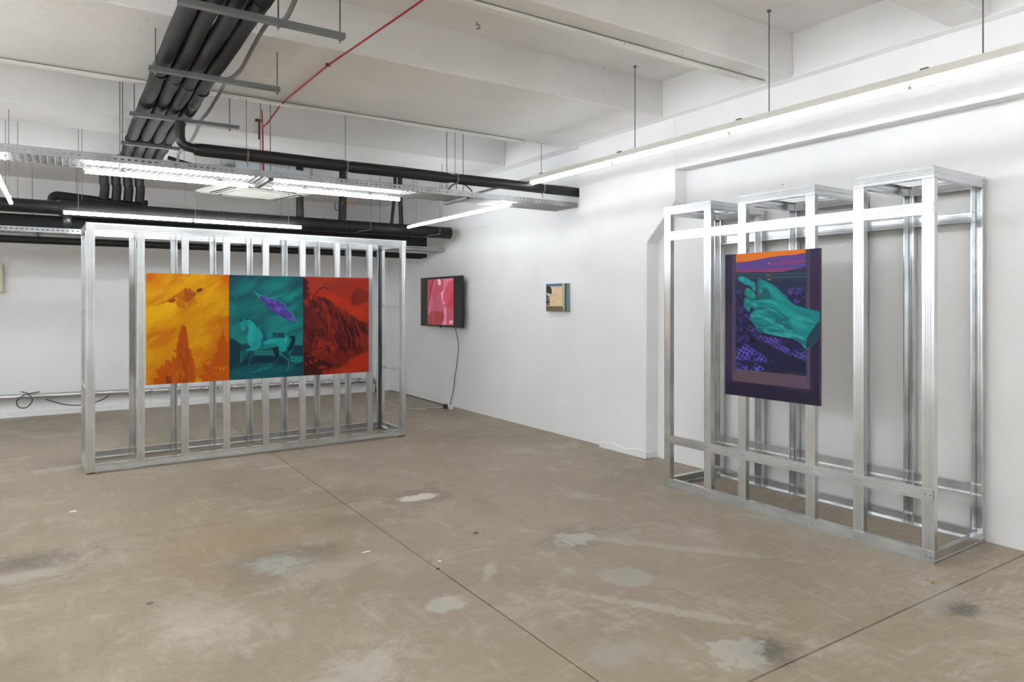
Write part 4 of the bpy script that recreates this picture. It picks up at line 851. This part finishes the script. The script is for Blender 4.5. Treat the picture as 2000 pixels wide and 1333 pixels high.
# ceiling cassette air conditioner
ac = thing('air_conditioner', (1.8, 8.38, 2.75), 'white square ceiling air conditioner behind the cable tray', 'air conditioner')
ax0, ax1, ay0, ay1, az = 1.28, 2.33, 7.87, 8.82, 2.75
pn = MB(); pn.prism([(0, 0), (ax1-ax0, 0), (ax1-ax0-.07, -.0), (ax1-ax0, .0)], (ax0, ay0, az), ex, ez, ey, .0001)
pn = MB()
vv = [(ax0, ay0, az+.02), (ax1, ay0, az+.02), (ax1, ay1, az+.02), (ax0, ay1, az+.02), (ax0+.07, ay0+.07, az), (ax1-.07, ay0+.07, az), (ax1-.07, ay1-.07, az), (ax0+.07, ay1-.07, az),
      (ax0, ay0, az+.035), (ax1, ay0, az+.035), (ax1, ay1, az+.035), (ax0, ay1, az+.035)]
pn.add(vv, [(0, 1, 5, 4), (1, 2, 6, 5), (2, 3, 7, 6), (3, 0, 4, 7), (4, 5, 6, 7), (0, 8, 9, 1), (1, 9, 10, 2), (2, 10, 11, 3), (3, 11, 8, 0), (8, 11, 10, 9)])
pn.build('panel', 'white_plastic', ac)
gx0, gx1, gy0, gy1 = ax0+.24, ax1-.24, ay0+.2, ay1-.2
flt = MB().box(gx0, gy0, az-.004, gx1, gy1, az-.0005).build('filter', 'grille_beige', ac)
gr = MB()
for i in range(26):
    xx = gx0+(gx1-gx0)*i/25; gr.box(xx-.0035, gy0, az-.009, xx+.0035, gy1, az-.004)
for i in range(22):
    yy = gy0+(gy1-gy0)*i/21; gr.box(gx0, yy-.0035, az-.0095, gx1, yy+.0035, az-.0045)
tag(gr.build('grille', 'white_plastic', flt), kind='stuff')
for (x0, y0, x1, y1) in ((ax0+.09, gy0, ax0+.16, gy1), (ax1-.16, gy0, ax1-.09, gy1), (gx0, ay0+.08, gx1, ay0+.14), (gx0, ay1-.14, gx1, ay1-.08)):
    slot = MB().box(x0, y0, az-.003, x1, y1, az+.001).build('air_slot', 'hole_dark', ac)
    MB().box(x0+.02, y0+.02, az-.009, x1-.02 if x1-x0 > .3 else x1-.035, y1-.02 if y1-y0 > .3 else y1-.03, az-.003).build('louver', 'white_plastic', slot, .003)
MB().box(1.37, 7.95, az+.03, 2.25, 8.75, 3.02).build('body', 'blue_grey_metal', ac)
MB().box(1.3, 7.98, 2.8, 1.37, 8.2, 2.98).build('connection_box', 'strut_grey', ac)
for xx, yy in ((1.33, 7.93), (2.28, 7.93)): MB().tube([(xx, yy, 2.8), (xx, yy, ZC)], .004, 6).build('hanging_rod', 'rod_steel', ac)
for k_, (x0, z0, x1, z1, r, mt) in enumerate(((.95, 2.93, 1.36, 2.86, .022, 'dark_foam'), (1.0, 2.86, 1.36, 2.83, .02, 'dark_foam'), (1.05, 2.8, 1.36, 2.8, .012, 'black_cable'))):
    MB().tube(smooth_path([(x0-.2, 8.2, z0+.06), (x0, 8.1, z0), ((x0+x1)/2, 8.05, z0-.03), (x1, 8.05, z1)]), r, 8).build('feed_pipe', mt, ac)
vlv = MB().tube([(1.22, 8.05, 2.79), (1.22, 8.05, 2.9)], .014, 8).build('valve', 'brass', ac)
MB().tube(arc((1.12, 8.05, 2.9), .03, 0, 5.6, ex, ez, 10), .006, 6).build('valve_wheel', 'red_cable', vlv)

ac.location = (1.92, 8.46, az); ac.rotation_euler = (0, 0, math.radians(14))

# ------------------------------------------------------------------ ceiling services
for y0, xs_, xe, lab in ((5.79, -4.8, 3.95, 'far white cable trunking along the ceiling beam in front of the cable tray'), (3.27, -1.0, 4.4, 'near white cable trunking across the ceiling at the photo top')):
    t = thing('cable_trunking', ((xs_+xe)/2, y0, ZB-.028), lab, 'trunking')
    x = xs_
    while x < xe-.02:
        x2 = min(xe, x+2.0); MB().box(x, y0, ZB-.024, x2-.004, y0+.055, ZB).build('trunking_length', 'white_plastic', t, .002)
        MB().tube([(x+.9, y0-.004, ZB-.004), (x+.9, y0-.004, ZB)], .006, 6).build('fixing', 'rod_steel', t); x = x2
    MB().tube([(xs_, y0-.004, ZB-.004), (xe-.02, y0-.004, ZB-.004)], .0028, 5).build('thin_wire', 'grey_conduit', t)
rc = MB().tube([(1.70, 2.6, 3.13-.012), (1.648, 3.44, 3.108), (1.552, 4.70, 3.108), (1.53, 5.59, 3.108), (1.53, 5.86, 3.105), (1.47, 6.02, 2.99), (1.435, 6.06, 2.95), (1.44, 6.07, 2.8), (1.45, 6.1, 2.55)], .0065, 7)
rc.tube([(1.43, 6.06, 3.1), (1.44, 6.065, 2.9), (1.445, 6.08, 2.7), (1.46, 6.1, 2.52)], .006, 7)
tag(rc.build('red_cable', 'red_cable'), 'red cable crossing the ceiling and dropping to the cable tray', 'cable')
tag(MB().obox((1.552, 4.70, ZB-.008), ex, ey, ez, .014, .01, .009).build('cable_clip', 'rust'), 'rusty clip holding the red cable on the ceiling', 'clip')
tb = MB().obox((1.62, 6.98, 3.245), ex, ey, ez, .034, .012, .012); tb.box(1.614, 6.97, 3.06, 1.63, 6.985, 3.235)
tag(tb.build('anchor_bracket', 'rust'), 'small rusty T-shaped bracket on the ceiling beam beside the red cable', 'bracket')
hk = MB().tube([(2.45, 4.2, 3.44), (2.45, 4.2, 3.425)]+arc((2.462, 4.2, 3.408), .016, math.pi*.8, -math.pi*.75, ex, ez, 8), .003, 6)
tag(hk.build('ceiling_hook', 'rod_steel'), 'small metal hook screwed in the ceiling near the near trunking', 'hook')

# ------------------------------------------------------------------ foil pipe, wires and boxes on the back wall
fp = thing('foil_pipe', (1.5, 10.78, .24), 'silver foil-wrapped pipe along the foot of the back wall', 'pipe')
R = random.Random(5)
def zf(x): return .275-(x+.6)*.0155
segsx = [-4.8, -.9, .9, 1.9, 2.9, 3.7, 4.35]
for i in range(len(segsx)-1):
    x0, x1 = segsx[i], segsx[i+1]; n = max(4, int((x1-x0)/.03)); am = .001 if i < 2 else .005
    pts = [(x0+(x1-x0)*j/n, 10.8+R.uniform(-am, am), zf(x0+(x1-x0)*j/n)+R.uniform(-am, am)) for j in range(n+1)]
    MB().tube(pts, [.034+R.uniform(-am, am*1.6) for _ in pts], 12, smooth=(i < 2)).build('foil_sleeve', 'foil', fp)
for xx in (.85, 1.9, 3.7, 4.1):
    mb = MB()
    for j in range(14):
        c_ = V((xx+R.uniform(-.06, .06), 10.77+R.uniform(-.03, .02), zf(xx)+R.uniform(-.05, .06))); a_ = V((R.uniform(-1, 1), R.uniform(-1, 1), R.uniform(-1, 1))).normalized(); b_ = a_.cross(ez).normalized()
        mb.add([c_-a_*.03, c_+b_*.02, c_+a_*.03, c_-b_*.018+ez*.01], [(0, 1, 2), (0, 2, 3)])
    tag(mb.build('crumpled_foil', 'foil', fp), kind='stuff')
MB().tube([(4.35, 10.8, zf(4.35)), (4.38, 10.8, .1), (4.38, 10.8, 0)], .02, 8).build('drop_end', 'black_plastic', fp)
lp = MB().tube(smooth_path([(-.42, 10.86, .33), (-.34, 10.72, .31), (-.3, 10.72, .22), (-.36, 10.72, .14), (-.44, 10.72, .15), (-.46, 10.72, .23), (-.38, 10.72, .3), (-.22, 10.8, .32)], 6), .006, 6)
tag(lp.build('wire_loop', 'black_cable'), 'black wire loop hanging from the foil pipe at far left', 'cable')
lw = MB().tube(smooth_path([(-.16, 10.78, .22), (.05, 10.75, .14), (.25, 10.75, .12), (.45, 10.77, .16), (.55, 10.8, .22)], 6), .006, 6)
tag(lw.build('sagging_wire', 'black_cable'), 'black wire sagging under the foil pipe left of the long frame', 'cable')
eb = thing('junction_box', (-.62, 10.86, 1.6), 'cream junction box at the far left on the back wall', 'box')
MB().box(-.85, 10.82, 1.6, -.6, 10.9, 1.965).build('box_body', 'cream_plastic', eb, .008); MB().box(-.84, 10.81, 1.61, -.61, 10.82, 1.955).build('lid', 'cream_plastic', eb, .004)
pb = thing('power_module', (2.53, 10.85, .36), 'small black power module with a red light behind the teal painting', 'power module')
MB().box(2.45, 10.84, .36, 2.63, 10.9, .48).build('body', 'black_plastic', pb, .004); MB().box(2.47, 10.832, .41, 2.49, 10.84, .43).build('indicator', 'red_led', pb)
MB().tube([(2.52, 10.83, .42), (2.6, 10.8, .4), (2.66, 10.8, .36)], .006, 6).build('lead', 'white_cable', pb)

# ------------------------------------------------------------------ bits lying on the floor
def chip(name, x, y, rx, ry, h, mat, label, cat, seed):
    R = random.Random(seed); n = 7; a0 = R.uniform(0, 6)
    ring = [V((x+rx*math.cos(a0+k*2*math.pi/n)*R.uniform(.7, 1.1), y+ry*math.sin(a0+k*2*math.pi/n)*R.uniform(.7, 1.1), 0)) for k in range(n)]
    mb = MB().add([p+ez*.0002 for p in ring]+[p+ez*(h*R.uniform(.6, 1.3)) for p in ring]+[V((x, y, h*1.4))], [(i, (i+1) % n, n+(i+1) % n, n+i) for i in range(n)]+[(n+i, n+(i+1) % n, 2*n) for i in range(n)])
    tag(mb.build(name, mat), label, cat)
chip('dry_leaf', 2.204, 3.783, .02, .014, .004, 'rust', 'brown scrap on the floor in front of the frames, middle of the room', 'debris', 1)
chip('paper_scrap', 1.497, 3.847, .03, .008, .003, 'paper', 'long white flake on the floor left of the lengthwise joint', 'debris', 2)
chip('paper_scrap', 1.789, 3.483, .015, .008, .003, 'paper', 'short white flake just right of the lengthwise floor joint', 'debris', 3)
chip('paint_flake', .075, 5.718, .03, .02, .003, 'paper', 'white paint flake on the floor in front of the long frame', 'debris', 4)
chip('dark_flake', .362, 3.763, .02, .016, .003, 'strut_grey', 'dark grey flake on the floor at lower left', 'debris', 5)
nt = MB().tube([(3.801, 1.807, .001), (3.801, 1.807, .009)], .008, 6, smooth=False); tag(nt.build('hex_nut', 'brass'), 'tiny brass nut on the floor beside the foot of the three-tower frame', 'nut')
chip('cork_plug', 1.73, 3.386, .012, .01, .003, 'hole_dark', 'small dark plug sitting in the lengthwise floor joint', 'debris', 7)
